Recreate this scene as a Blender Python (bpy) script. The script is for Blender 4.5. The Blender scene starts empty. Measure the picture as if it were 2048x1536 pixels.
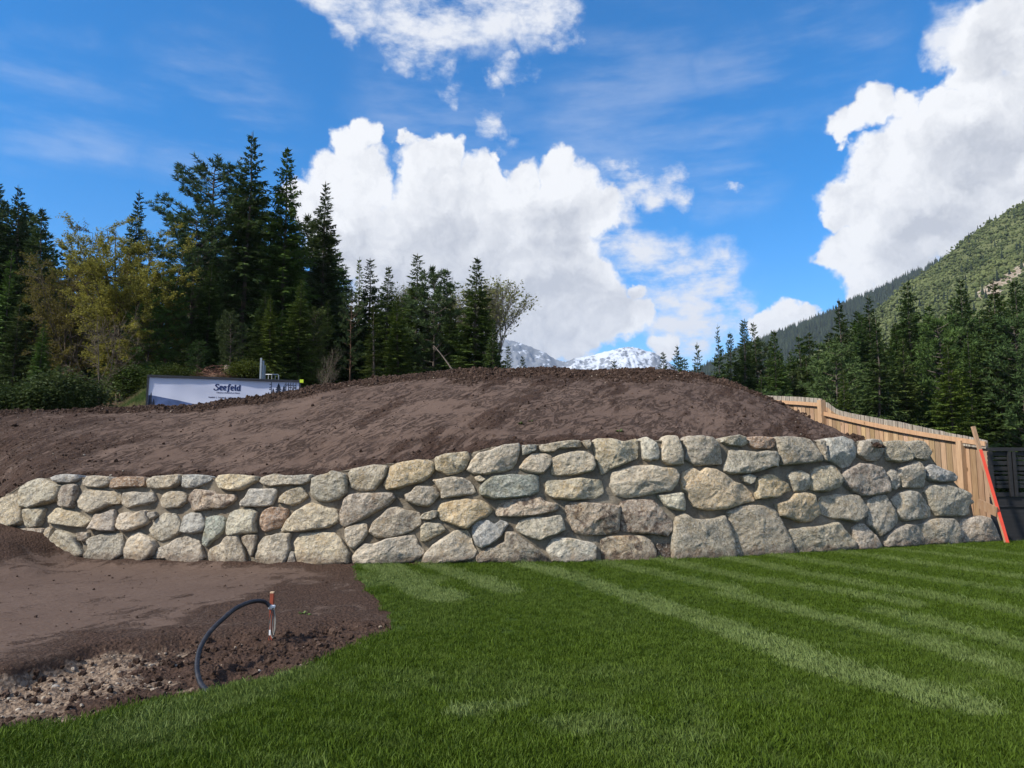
import bpy, bmesh, math, random
import numpy as np
from mathutils import Vector, Matrix, noise as mn, geometry as mg

random.seed(7)
RNG = np.random.default_rng(11)
SC = bpy.context.scene
COL = SC.collection

# ------------------------------------------------------------------ camera
F, EYE = 1450.0, 1.6                      # focal length in photo pixels (2048 wide), eye height in m
PITCH = math.atan((930 - 768) / F)
CP, SP = math.cos(PITCH), math.sin(PITCH)
cam_d = bpy.data.cameras.new('camera')
cam_d.sensor_width = 36.0
cam_d.lens = F / 2048 * 36.0
cam_d.clip_start, cam_d.clip_end = 0.1, 30000
cam = bpy.data.objects.new('camera', cam_d)
cam.location = (0, 0, EYE)
cam.rotation_euler = (math.pi / 2 + PITCH, 0, 0)
COL.objects.link(cam)
SC.camera = cam

# ------------------------------------------------------------------ exposure
SC.view_settings.view_transform = 'Standard'
SC.view_settings.look = 'None'
SC.view_settings.exposure = 0.58
SC.view_settings.gamma = 1.0
SC.view_settings.use_curve_mapping = False
SC.render.engine = 'CYCLES'
SC.cycles.use_denoising = True
SC.cycles.max_bounces = 6
SC.cycles.diffuse_bounces = 3
SC.cycles.transparent_max_bounces = 8
SC.cycles.sample_clamp_indirect = 6.0

# ------------------------------------------------------------------ sun
SUN_DIR = Vector((-0.70, -0.42, 0.72)).normalized()      # towards the sun: left, a little behind the camera
sun_d = bpy.data.lights.new('sun', 'SUN')
sun_d.energy = 4.4
sun_d.angle = math.radians(3.0)
sun_d.color = (1.0, 0.93, 0.81)
sun = bpy.data.objects.new('sun', sun_d)
sun.rotation_euler = SUN_DIR.to_track_quat('Z', 'Y').to_euler()
COL.objects.link(sun)
SUN_EL = math.asin(SUN_DIR.z)
SUN_ROT = math.atan2(SUN_DIR.x, SUN_DIR.y)

# ------------------------------------------------------------------ photo geometry helpers (rays from the camera station to real points)
def ray(px, py):
    u = (px - 1024) / F
    w = (768 - py) / F
    return Vector((u, CP - SP * w, SP + CP * w))
def at(px, py, Y):
    d = ray(px, py)
    t = Y / d.y
    return Vector((d.x * t, Y, EYE + d.z * t))
def gz(px, py, z=0.0):
    d = ray(px, py)
    t = (z - EYE) / d.z
    return Vector((d.x * t, d.y * t, z))
def pxof(X, Y, z=0.0):
    """column and row of a point, used only for reading heights off the photograph"""
    v = Vector((X, Y, z - EYE))
    fwd = v.y * CP + v.z * SP
    up = -v.y * SP + v.z * CP
    return 1024 + F * v.x / fwd, 768 - F * up / fwd

# ------------------------------------------------------------------ node helpers
def new_mat(name):
    m = bpy.data.materials.new(name)
    m.use_nodes = True
    nt = m.node_tree
    nt.nodes.clear()
    out = nt.nodes.new('ShaderNodeOutputMaterial')
    return m, nt, out
class N:
    """small wrapper to write node graphs as expressions"""
    def __init__(s, nt): s.nt = nt
    def node(s, t, **k):
        n = s.nt.nodes.new(t)
        for a, b in k.items(): setattr(n, a, b)
        return n
    def put(s, sock, v):
        if v is None: return
        if isinstance(v, bpy.types.NodeSocket): s.nt.links.new(v, sock)
        else: sock.default_value = v
    def math(s, op, a, b=None, c=None, clamp=False):
        n = s.node('ShaderNodeMath', operation=op, use_clamp=clamp)
        s.put(n.inputs[0], a); s.put(n.inputs[1], b); s.put(n.inputs[2], c)
        return n.outputs[0]
    def vec(s, op, a, b=None, c=None):
        n = s.node('ShaderNodeVectorMath', operation=op)
        s.put(n.inputs[0], a)
        if op == 'SCALE': s.put(n.inputs['Scale'], b)
        else:
            s.put(n.inputs[1], b); s.put(n.inputs[2], c)
        return n.outputs['Value'] if op in ('DISTANCE', 'DOT_PRODUCT', 'LENGTH') else n.outputs['Vector']
    def noise(s, vec, scale, detail=4, rough=0.55, dist=0.0, col=False, dim='3D'):
        n = s.node('ShaderNodeTexNoise', noise_dimensions=dim)
        s.put(n.inputs['Vector'], vec)
        n.inputs['Scale'].default_value = scale
        n.inputs['Detail'].default_value = detail
        n.inputs['Roughness'].default_value = rough
        n.inputs['Distortion'].default_value = dist
        return n.outputs['Color' if col else 'Fac']
    def voro(s, vec, scale, feature='F1', out='Distance', rand=1.0, detail=0.0):
        n = s.node('ShaderNodeTexVoronoi', feature=feature)
        s.put(n.inputs['Vector'], vec)
        n.inputs['Scale'].default_value = scale
        n.inputs['Randomness'].default_value = rand
        if 'Detail' in n.inputs: n.inputs['Detail'].default_value = detail
        return n.outputs[out]
    def ramp(s, f, a, b, lo=0.0, hi=1.0, smooth=True):
        n = s.node('ShaderNodeMapRange', interpolation_type='SMOOTHSTEP' if smooth else 'LINEAR')
        s.put(n.inputs[0], f)
        s.put(n.inputs[1], a); s.put(n.inputs[2], b); s.put(n.inputs[3], lo); s.put(n.inputs[4], hi)
        return n.outputs[0]
    def mix(s, f, a, b, mode='MIX'):
        n = s.node('ShaderNodeMix', data_type='RGBA', blend_type=mode)
        s.put(n.inputs[0], f)
        s.put(n.inputs[6], a if isinstance(a, bpy.types.NodeSocket) else (*a[:3], 1))
        s.put(n.inputs[7], b if isinstance(b, bpy.types.NodeSocket) else (*b[:3], 1))
        return n.outputs[2]
    def mapping(s, vec, loc=(0, 0, 0), rot=(0, 0, 0), scale=(1, 1, 1)):
        n = s.node('ShaderNodeMapping')
        s.put(n.inputs[0], vec)
        n.inputs[1].default_value = loc; n.inputs[2].default_value = rot; n.inputs[3].default_value = scale
        return n.outputs[0]
    def aniso(s, vec, ang, scale):
        """stretch along the direction at angle ang from +X: low frequency along it, high across"""
        r = s.node('ShaderNodeVectorRotate', rotation_type='Z_AXIS')
        s.put(r.inputs['Vector'], vec); r.inputs['Angle'].default_value = -ang
        return s.vec('MULTIPLY', r.outputs[0], scale)
    def attr(s, name, kind='GEOMETRY', out='Fac'):
        n = s.node('ShaderNodeAttribute', attribute_name=name, attribute_type=kind)
        return n.outputs[out]
    def pos(s):
        return s.node('ShaderNodeNewGeometry').outputs['Position']
    def obj(s, out='Object'):
        return s.node('ShaderNodeTexCoord').outputs[out]
    def bump(s, h, strength=0.5, dist=0.02):
        n = s.node('ShaderNodeBump')
        n.inputs['Strength'].default_value = strength
        n.inputs['Distance'].default_value = dist
        s.put(n.inputs['Height'], h)
        return n.outputs[0]
    def bsdf(s, out, color, rough=0.9, normal=None, spec=0.2, metallic=0.0):
        n = s.node('ShaderNodeBsdfPrincipled')
        s.put(n.inputs['Base Color'], color if isinstance(color, bpy.types.NodeSocket) else (*color[:3], 1))
        s.put(n.inputs['Roughness'], rough)
        s.put(n.inputs['Metallic'], metallic)
        s.put(n.inputs['Specular IOR Level'], spec)
        if normal is not None: s.put(n.inputs['Normal'], normal)
        s.nt.links.new(n.outputs[0], out.inputs[0])
        return n

# ------------------------------------------------------------------ sky: Nishita daylight with cumulus set by direction
def build_world():
    w = bpy.data.worlds.new('World')
    SC.world = w
    w.use_nodes = True
    nt = w.node_tree
    nt.nodes.clear()
    n = N(nt)
    out = n.node('ShaderNodeOutputWorld')
    bg = n.node('ShaderNodeBackground')
    bg.inputs['Strength'].default_value = 0.12
    nt.links.new(bg.outputs[0], out.inputs[0])
    sky = n.node('ShaderNodeTexSky', sky_type='NISHITA')
    sky.sun_disc = False
    sky.sun_elevation = SUN_EL
    sky.sun_rotation = SUN_ROT
    sky.altitude = 1200
    sky.air_density = 1.0
    sky.dust_density = 0.3
    sky.ozone_density = 4.0
    hs = n.node('ShaderNodeHueSaturation')
    hs.inputs['Hue'].default_value = 0.499
    hs.inputs['Saturation'].default_value = 1.40
    hs.inputs['Value'].default_value = 1.22
    nt.links.new(sky.outputs[0], hs.inputs['Color'])
    blue = hs.outputs[0]
    d = n.node('ShaderNodeTexCoord').outputs['Generated']
    def chord(x, y, r):
        a = ray(x, y).normalized(); b = ray(x + r, y).normalized(); c = ray(x, y + r).normalized()
        return a, 0.5 * ((a - b).length + (a - c).length)
    def field(vec, blobs):
        f = None
        for x, y, r in blobs:
            c, rr = chord(x, y, r)
            dist = n.vec('DISTANCE', vec, tuple(c))
            v = n.math('MULTIPLY_ADD', dist, -1.0 / rr, 1.0)
            v = n.math('MULTIPLY', v, min(1.0, 0.35 + rr / 0.10))       # small puffs give a thinner field
            f = v if f is None else n.math('MAXIMUM', f, v)
        return f
    # warped directions: coarse for billows, fine for ragged edges
    n1 = n.noise(d, 9.0, 6, 0.62, col=True)
    w1 = n.vec('SCALE', n.vec('SUBTRACT', n1, (0.5, 0.5, 0.5)), 0.075)
    n2 = n.noise(d, 34.0, 4, 0.6, col=True)
    w2 = n.vec('SCALE', n.vec('SUBTRACT', n2, (0.5, 0.5, 0.5)), 0.026)
    dw = n.vec('ADD', n.vec('ADD', d, w1), w2)
    puffs = CUMULUS
    f = field(dw, puffs)
    # unseen broken cumulus beyond the frame, cover raised to whiten the ambient light
    front = n.vec('DOT_PRODUCT', d, tuple(ray(1024, 500).normalized()))
    gen = n.noise(n.vec('ADD', d, w1), 2.6, 4, 0.5)
    gen = n.math('MULTIPLY_ADD', gen, 2.2, -1.02)
    gen = n.math('MULTIPLY', gen, n.ramp(front, 0.80, 0.55))
    gen = n.math('SUBTRACT', gen, n.ramp(front, 0.72, 0.82))
    f = n.math('MAXIMUM', f, gen)
    billow = n.voro(n.vec('ADD', d, w2), 24.0, 'SMOOTH_F1', detail=2.0)
    f2 = n.math('MULTIPLY_ADD', billow, -0.22, n.math('ADD', f, 0.10))
    alpha = n.ramp(f2, -0.02, 0.17)
    # relief of the billows: the same noise a little towards the light
    def relief(vec):
        a = n.noise(vec, 11.0, 5, 0.6)
        return a
    ld = (SUN_DIR.x * 0.018, SUN_DIR.y * 0.0, SUN_DIR.z * 0.030)
    rel = n.math('SUBTRACT', relief(dw), relief(n.vec('ADD', dw, ld)))
    core = n.ramp(f, 0.10, 0.75)
    gr = field(n.vec('ADD', d, n.vec('SCALE', w1, 1.6)), GREYS)
    grey = n.ramp(gr, 0.0, 0.7)
    lum = n.math('MULTIPLY_ADD', grey, -0.42, 0.975)
    lum = n.math('MULTIPLY_ADD', core, -0.06, lum)
    lum = n.math('MULTIPLY_ADD', rel, 1.7, lum, clamp=True)
    ccol = n.mix(n.ramp(lum, 0.35, 1.0, smooth=False), (3.3, 3.45, 3.8), (5.65, 5.7, 5.8))
    # veils and wisps
    dv = n.vec('ADD', d, n.vec('SCALE', w1, 1.5))
    dv = n.vec('ADD', dv, n.vec('SCALE', w2, 1.3))
    wf = field(dv, WISPS)
    fray = n.noise(n.mapping(d, scale=(1.0, 1.0, 2.2)), 14.0, 6, 0.65)
    wisp = n.math('MULTIPLY', n.ramp(wf, -0.10, 0.42), n.ramp(fray, 0.30, 0.66))
    wisp = n.math('MULTIPLY', wisp, 1.05, clamp=True)
    vf = field(dv, VEILS)
    streak = n.noise(n.mapping(d, rot=(0, 0.25, 0), scale=(1.0, 1.0, 4.5)), 5.0, 6, 0.6)
    veil = n.math('MULTIPLY', n.ramp(vf, -0.05, 0.6), n.ramp(streak, 0.38, 0.80, 0.0, 0.26))
    thin = n.math('MAXIMUM', wisp, veil)
    c1 = n.mix(thin, blue, (4.9, 5.05, 5.4))
    c2 = n.mix(alpha, c1, ccol)
    nt.links.new(c2, bg.inputs[0])
    w.cycles.sampling_method = 'MANUAL'
    w.cycles.sample_map_resolution = 512

CUMULUS = [  # (column, row, radius) of each puff in the photograph
    (735, 272, 44), (698, 305, 52), (655, 352, 62), (722, 372, 82), (618, 410, 60), (850, 322, 34), (886, 312, 46), (868, 372, 84),
    (960, 362, 62), (1040, 366, 58), (1112, 346, 54), (1128, 404, 92), (1000, 442, 120), (850, 480, 140), (700, 470, 110),
    (1090, 510, 125), (1190, 424, 62), (950, 585, 140), (1180, 585, 84), (1150, 648, 92), (1240, 640, 62), (1285, 622, 34), (1050, 660, 110),
    (800, 600, 140), (985, 315, 20), (812, 302, 22),
    (2010, 60, 120), (1960, 150, 80), (2010, 260, 150), (1890, 214, 52), (1822, 222, 52), (1755, 222, 60), (1712, 250, 50), (1698, 284, 28), (1850, 310, 115),
    (1756, 340, 78), (1706, 398, 78), (1662, 436, 42), (1800, 440, 130), (1940, 400, 160), (1694, 512, 76), (1655, 530, 44), (1790, 540, 100), (1700, 592, 40),
    (1530, 632, 34), (1570, 622, 38), (1610, 632, 32), (1560, 668, 60), (1325, 700, 36), (1265, 578, 30),
    (2150, 200, 200), (2200, 420, 200),
]
GREYS = [(900, 590, 260), (1120, 470, 110), (1140, 640, 190), (740, 560, 160), (2010, 120, 120), (1960, 320, 130), (1900, 480, 210), (2060, 480, 200), (1560, 700, 60)]
WISPS = [(700, 20, 70), (640, 8, 44), (800, 40, 84), (880, 30, 92), (980, 20, 100), (1080, 22, 74), (1110, 62, 44), (800, 96, 54), (850, 122, 42), (900, 130, 32), (860, 150, 26),
         (690, 76, 36), (1036, 126, 34), (910, 182, 36), (985, 262, 46), (1010, 156, 30), (1290, 540, 76), (1350, 566, 84), (1430, 586, 92), (1490, 584, 46), (1240, 470, 60), (1250, 400, 40), (1230, 355, 46), (1280, 368, 50), (1330, 392, 48), (1350, 405, 34), (1190, 400, 50),
         (1470, 368, 20), (1400, 636, 70), (1925, 40, 76), (1900, 90, 50), (1380, 690, 60), (1340, 660, 60)]
VEILS = [(1650, 130, 170), (1500, 170, 150), (1250, 230, 260), (900, 250, 240), (120, 230, 190), (20, 170, 100), (420, 240, 220), (1450, 330, 160), (340, 420, 70), (330, 440, 60), (1420, 640, 160)]
build_world()

# ------------------------------------------------------------------ object helpers
def link(name, me, mat=None, parent=None, kind=None, label=None, cat=None, group=None):
    o = bpy.data.objects.new(name, me)
    COL.objects.link(o)
    if mat is not None and me is not None and not me.materials: me.materials.append(mat)
    if parent is not None: o.parent = parent
    tag(o, label, cat, group, kind)
    return o
def tag(o, label=None, cat=None, group=None, kind=None):
    if label: o['label'] = label
    if cat: o['category'] = cat
    if group: o['group'] = group
    if kind: o['kind'] = kind
    return o
def empty(name, loc, label, cat, group=None, rz=0.0):
    o = bpy.data.objects.new(name, None)
    o.empty_display_size = 0.3
    o.location = loc
    o.rotation_euler = (0, 0, rz)
    COL.objects.link(o)
    return tag(o, label, cat, group)
def mesh(name, verts, faces, smooth=True, attrs=None):
    me = bpy.data.meshes.new(name)
    verts = np.asarray(verts, dtype=np.float32).reshape(-1, 3)
    if isinstance(faces, np.ndarray):
        k = faces.shape[1]
        me.vertices.add(len(verts)); me.vertices.foreach_set('co', verts.ravel())
        me.loops.add(faces.size); me.loops.foreach_set('vertex_index', faces.astype(np.int32).ravel())
        me.polygons.add(len(faces))
        me.polygons.foreach_set('loop_start', np.arange(0, faces.size, k, dtype=np.int32))
        me.update(calc_edges=True)
    else:
        me.from_pydata([tuple(map(float, v)) for v in verts], [], [tuple(f) for f in faces])
    me.validate()
    if smooth: me.polygons.foreach_set('use_smooth', [True] * len(me.polygons))
    for k, v in (attrs or {}).items():
        a = me.attributes.new(k, 'FLOAT', 'POINT')
        a.data.foreach_set('value', np.asarray(v, dtype=np.float32))
    me.update()
    return me
def grid_faces(nr, nc):
    i = np.arange(nr - 1)[:, None] * nc + np.arange(nc - 1)[None, :]
    i = i.ravel()
    return np.stack([i, i + 1, i + nc + 1, i + nc], 1)
class MB:
    """collects boxes, bars, tubes and prisms into one mesh"""
    def __init__(s): s.v, s.f = [], []
    def add(s, v, f):
        b = len(s.v); s.v += [tuple(x) for x in v]; s.f += [tuple(i + b for i in q) for q in f]; return s
    def box(s, lo, hi, M=None):
        (a, b, c), (d, e, g) = lo, hi
        v = [Vector(p) for p in ((a, b, c), (d, b, c), (d, e, c), (a, e, c), (a, b, g), (d, b, g), (d, e, g), (a, e, g))]
        if M is not None: v = [M @ p for p in v]
        return s.add(v, [(0, 3, 2, 1), (4, 5, 6, 7), (0, 1, 5, 4), (1, 2, 6, 5), (2, 3, 7, 6), (3, 0, 4, 7)])
    def tube(s, pts, rad, n=8, cap=True):
        pts = [Vector(p) for p in pts]
        rs = rad if isinstance(rad, (list, tuple)) else [rad] * len(pts)
        rings = []
        for i, p in enumerate(pts):
            t = (pts[min(i + 1, len(pts) - 1)] - pts[max(i - 1, 0)]).normalized()
            a = t.orthogonal().normalized() if i == 0 else (rings_a - t * rings_a.dot(t)).normalized()
            rings_a = a
            b = t.cross(a)
            rings.append([p + (a * math.cos(2 * math.pi * k / n) + b * math.sin(2 * math.pi * k / n)) * rs[i] for k in range(n)])
        v = [q for r in rings for q in r]
        f = [(i * n + k, i * n + (k + 1) % n, (i + 1) * n + (k + 1) % n, (i + 1) * n + k) for i in range(len(pts) - 1) for k in range(n)]
        if cap: f += [tuple(range(n))[::-1], tuple(range((len(pts) - 1) * n, len(pts) * n))]
        return s.add(v, f)
    def build(s, name, mat, parent=None, smooth=False, **k):
        return link(name, mesh(name, s.v, s.f, smooth), mat, parent, **k)

# numpy value noise
def _hash(ix, iy, seed):
    h = (ix * 374761393 + iy * 668265263 + seed * 974711) & 0x7fffffff
    h = ((h ^ (h >> 13)) * 1274126177) & 0x7fffffff
    return ((h ^ (h >> 16)) & 0xffff) / 65535.0
def vnoise(x, y, seed=0):
    x = np.asarray(x, float); y = np.asarray(y, float)
    ix = np.floor(x).astype(np.int64); iy = np.floor(y).astype(np.int64)
    fx = x - ix; fy = y - iy
    fx = fx * fx * fx * (fx * (fx * 6 - 15) + 10); fy = fy * fy * fy * (fy * (fy * 6 - 15) + 10)
    a = _hash(ix, iy, seed); b = _hash(ix + 1, iy, seed); c = _hash(ix, iy + 1, seed); d = _hash(ix + 1, iy + 1, seed)
    return (a + (b - a) * fx) * (1 - fy) + (c + (d - c) * fx) * fy
def fbm(x, y, oct=4, seed=0, gain=0.5):
    s, a, t = 0.0, 1.0, 0.0
    for o in range(oct):
        s = s + a * vnoise(np.asarray(x) * 2 ** o + 17.3 * o, np.asarray(y) * 2 ** o - 9.1 * o, seed + o)
        t += a; a *= gain
    return s / t
def sstep(a, b, x):
    t = np.clip((np.asarray(x, float) - a) / (b - a), 0, 1)
    return t * t * (3 - 2 * t)
def interp(x, pts):
    return np.interp(x, [p[0] for p in pts], [p[1] for p in pts])

# scatter: points with rotation, scale and tint carry one source mesh (loose material such as grass, clods, scrub)
def scatter_group():
    ng = bpy.data.node_groups.new('scatter', 'GeometryNodeTree')
    ng.interface.new_socket('Geometry', in_out='INPUT', socket_type='NodeSocketGeometry')
    ng.interface.new_socket('Source', in_out='INPUT', socket_type='NodeSocketObject')
    ng.interface.new_socket('Geometry', in_out='OUTPUT', socket_type='NodeSocketGeometry')
    n = N(ng)
    gi = n.node('NodeGroupInput'); go = n.node('NodeGroupOutput')
    oi = n.node('GeometryNodeObjectInfo')
    iop = n.node('GeometryNodeInstanceOnPoints')
    r = n.node('GeometryNodeInputNamedAttribute', data_type='FLOAT_VECTOR'); r.inputs[0].default_value = 'rot'
    s = n.node('GeometryNodeInputNamedAttribute', data_type='FLOAT'); s.inputs[0].default_value = 'scl'
    e = n.node('FunctionNodeEulerToRotation')
    L = ng.links.new
    L(gi.outputs[0], iop.inputs['Points']); L(gi.outputs[1], oi.inputs[0]); L(oi.outputs['Geometry'], iop.inputs['Instance'])
    L(r.outputs[0], e.inputs[0]); L(e.outputs[0], iop.inputs['Rotation']); L(s.outputs[0], iop.inputs['Scale'])
    L(iop.outputs[0], go.inputs[0])
    return ng
SCATTER = scatter_group()
def scatter(name, pts, rot, scl, tint, src_me, mat, label, cat):
    pts = np.asarray(pts, np.float32)
    me = bpy.data.meshes.new(name)
    me.vertices.add(len(pts)); me.vertices.foreach_set('co', pts.ravel())
    a = me.attributes.new('rot', 'FLOAT_VECTOR', 'POINT'); a.data.foreach_set('vector', np.asarray(rot, np.float32).ravel())
    for k, v in (('scl', scl), ('tint', tint)):
        a = me.attributes.new(k, 'FLOAT', 'POINT'); a.data.foreach_set('value', np.asarray(v, np.float32))
    if not src_me.materials: src_me.materials.append(mat)
    src = bpy.data.objects.new(name + '_piece', src_me)
    o = link(name, me, None, kind='stuff', label=label, cat=cat)
    md = o.modifiers.new('scatter', 'NODES')
    md.node_group = SCATTER
    md[[i.identifier for i in SCATTER.interface.items_tree if i.name == 'Source'][0]] = src
    return o
def rand_rot(n, tilt=math.pi):
    return np.stack([RNG.uniform(-tilt, tilt, n), RNG.uniform(-tilt, tilt, n), RNG.uniform(0, 2 * math.pi, n)], 1)

def lump(seed, sub=2, amp=0.28, flat=1.0, freq=1.3):
    bm = bmesh.new()
    bmesh.ops.create_icosphere(bm, subdivisions=sub, radius=1.0)
    for v in bm.verts:
        d = v.co.normalized()
        k = 1 + amp * mn.noise(d * freq + Vector((seed * 3.1, seed, -seed))) + amp * 0.5 * mn.noise(d * freq * 2.7 + Vector((seed, 5, seed)))
        v.co = Vector((d.x * k, d.y * k * 0.85, d.z * k * flat))
    me = bpy.data.meshes.new('lump'); bm.to_mesh(me); bm.free()
    return me

# ------------------------------------------------------------------ materials of earth, stone and mortar
def soil_material(name, crack=True):
    """crusted pale-brown soil and dark loose soil, mixed by the vertex attribute 'loose'; 'pale' mixes in gravelly subsoil"""
    m, nt, out = new_mat(name)
    n = N(nt); p = n.pos()
    loose = n.attr('loose'); pale = n.attr('pale')
    pr = n.aniso(p, 1.15, (0.55, 3.2, 1.2) if crack else (0.9, 1.5, 1.4))
    lay = n.noise(pr, 1.7, 8, 0.68, 0.6)
    fine = n.noise(p, 26, 5, 0.65)
    big = n.noise(p, 0.55, 4, 0.6)
    gran = n.voro(p, 30, 'F1')
    msk = n.math('ADD', n.math('MULTIPLY', loose, 1.25), n.math('MULTIPLY_ADD', lay, 2.8, -1.52))
    msk = n.math('ADD', msk, n.math('MULTIPLY_ADD', fine, 0.9, -0.45))
    msk = n.ramp(msk, 0.12, 0.62)
    crust = n.mix(n.ramp(big, 0.3, 0.7), (0.100, 0.070, 0.056), (0.130, 0.093, 0.075))
    crust = n.mix(n.ramp(fine, 0.3, 0.75), crust, (0.092, 0.060, 0.045))
    dark = n.mix(n.ramp(fine, 0.3, 0.7), (0.040, 0.024, 0.0175), (0.082, 0.052, 0.039))
    c = n.mix(msk, crust, dark)
    h = n.math('MULTIPLY', n.math('ADD', fine, n.math('MULTIPLY', gran, 0.6)), n.math('MULTIPLY_ADD', msk, 0.9, 0.16))
    if crack:
        cr = n.noise(n.aniso(p, 1.05, (0.55, 1.6, 0.9)), 2.3, 9, 0.66, 1.3)
        line = n.math('ABSOLUTE', n.math('SUBTRACT', cr, 0.5))
        line = n.ramp(line, 0.0, 0.042, 1.0, 0.0)
        line = n.math('MULTIPLY', line, n.ramp(n.noise(p, 0.9, 3), 0.36, 0.54))
        c = n.mix(n.math('MULTIPLY', line, 0.55), c, (0.035, 0.021, 0.015))
        h = n.math('SUBTRACT', h, n.math('MULTIPLY', line, 0.9))
    # pale gravelly subsoil
    gv = n.voro(p, 42, 'F1', 'Color')
    gcol = n.mix(n.ramp(gv, 0.1, 0.9), (0.115, 0.080, 0.058), (0.27, 0.205, 0.152))
    gm = n.ramp(n.math('ADD', pale, n.math('MULTIPLY_ADD', n.noise(p, 5.0, 6, 0.7), 1.6, -0.95)), 0.22, 0.55)
    c = n.mix(gm, c, gcol)
    bits = n.voro(p, 21, 'F1')
    bit = n.math('MULTIPLY', n.ramp(bits, 0.07, 0.13, 1.0, 0.0), n.ramp(n.voro(p, 21, 'F1', 'Color'), 0.80, 0.84))
    c = n.mix(n.math('MULTIPLY', bit, 0.55), c, (0.36, 0.29, 0.22))
    n.bsdf(out, c, 0.95, n.bump(h, 0.85, 0.035), spec=0.1)
    return m
M_SOIL = soil_material('mound_soil')
M_BED = soil_material('bed_soil', crack=False)

def stone_material():
    m, nt, out = new_mat('field_stone')
    n = N(nt)
    oi = n.node('ShaderNodeObjectInfo')
    rnd = oi.outputs['Random']; tone = oi.outputs['Color']
    p = n.pos()
    off = n.node('ShaderNodeCombineXYZ'); n.put(off.inputs[0], n.math('MULTIPLY', rnd, 90)); n.put(off.inputs[1], n.math('MULTIPLY', rnd, 40))
    q = n.vec('ADD', p, off.outputs[0])
    # bedding runs in a different direction in each stone
    rot = n.node('ShaderNodeVectorRotate', rotation_type='Y_AXIS'); n.put(rot.inputs['Vector'], q); n.put(rot.inputs['Angle'], n.math('MULTIPLY_ADD', rnd, 2.4, -1.2))
    bed = n.noise(n.mapping(rot.outputs[0], scale=(1.0, 1.0, 4.0)), 3.4, 9, 0.72, 0.5)
    blot = n.noise(q, 3.4, 5, 0.6, 0.4)
    grain = n.noise(q, 30, 5, 0.75)
    speck = n.noise(q, 21, 6, 0.72)
    c = n.mix(n.ramp(bed, 0.36, 0.66), n.mix(1.0, tone, (0.90, 0.86, 0.81), 'MULTIPLY'), n.mix(1.0, tone, (1.62, 1.60, 1.54), 'MULTIPLY'))
    ochre = n.mix(1.0, tone, (1.10, 0.93, 0.70), 'MULTIPLY')
    c = n.mix(n.math('MULTIPLY', n.ramp(blot, 0.50, 0.68), 0.75), c, ochre)
    blue = n.mix(1.0, tone, (0.86, 0.89, 0.92), 'MULTIPLY')
    c = n.mix(n.math('MULTIPLY', n.ramp(n.noise(q, 1.9, 4, 0.6), 0.52, 0.64), 0.7), c, blue)
    c = n.mix(n.math('MULTIPLY', n.ramp(speck, 0.52, 0.62), 0.75), c, n.mix(1.0, tone, (0.42, 0.38, 0.35), 'MULTIPLY'))
    c = n.mix(n.math('MULTIPLY', n.ramp(grain, 0.48, 0.62), 0.62), c, (0.60, 0.56, 0.49))
    # rusty and blackish crust on a few stones (alpha of the object colour)
    crust = n.math('MULTIPLY', n.ramp(n.noise(q, 6.5, 6, 0.72, 0.6), 0.47, 0.62), n.math('SUBTRACT', 1.0, oi.outputs['Alpha']))
    c = n.mix(crust, c, (0.095, 0.060, 0.045))
    # soil splashed on the foot of the wall
    z = n.node('ShaderNodeSeparateXYZ'); n.put(z.inputs[0], p)
    dirt = n.math('ADD', n.ramp(z.outputs[2], 0.02, 0.32, 0.75, 0.0), n.math('MULTIPLY_ADD', blot, 1.6, -1.05))
    c = n.mix(n.math('MULTIPLY', n.ramp(dirt, 0.0, 0.55), 0.6), c, (0.13, 0.088, 0.066))
    chip = n.voro(n.vec('ADD', q, n.vec('SCALE', n.noise(q, 6, 3, .6, col=True), 0.16)), 9.0, 'F1')
    h = n.math('ADD', n.math('MULTIPLY_ADD', bed, 0.55, n.math('MULTIPLY', chip, 0.9)), n.math('ADD', n.math('MULTIPLY', speck, 1.0), n.math('MULTIPLY', grain, 0.75)))
    n.bsdf(out, c, 0.88, n.bump(h, 1.0, 0.045), spec=0.25)
    return m
M_STONE = stone_material()

def mortar_material():
    m, nt, out = new_mat('mortar')
    n = N(nt); p = n.pos()
    a = n.noise(p, 2.2, 6, 0.65); b = n.noise(p, 38, 5, 0.7)
    c = n.mix(n.ramp(a, 0.34, 0.66), (0.165, 0.135, 0.100), (0.275, 0.240, 0.188))
    c = n.mix(n.math('MULTIPLY', n.ramp(b, 0.45, 0.7), 0.5), c, (0.09, 0.073, 0.058))
    n.bsdf(out, c, 0.95, n.bump(b, 0.8, 0.03), spec=0.1)
    return m
M_MORTAR = mortar_material()

# ------------------------------------------------------------------ wall plan (read from the foot of the wall on the flat lawn)
_b = [gz(x, y) for x, y in ((100, 1117), (200, 1122), (400, 1128), (700, 1130), (1000, 1128), (1150, 1126), (1340, 1120), (1600, 1108), (1760, 1098), (1900, 1090), (2000, 1085))]
_pX = [-11.5, -9.6] + [p.x for p in _b] + [12.5]
_pY = [13.6, 13.0] + [p.y for p in _b] + [16.0]
_poly = np.polyfit(_pX, _pY, 6)
def WY(X): return float(np.polyval(_poly, X))
_dpoly = np.polyder(_poly)
def WN(X):
    s = float(np.polyval(_dpoly, X))
    return Vector((s, -1.0, 0.10)).normalized()
BATTER = 0.10
def on_wall(px, py):
    Y = 12.0
    for _ in range(14):
        p = at(px, py, Y)
        Y = WY(p.x) + BATTER * p.z
    return at(px, py, Y)
def wall_pt(X, z, p=0.0):
    return Vector((X, WY(X) + BATTER * z, z)) + WN(X) * p

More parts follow.
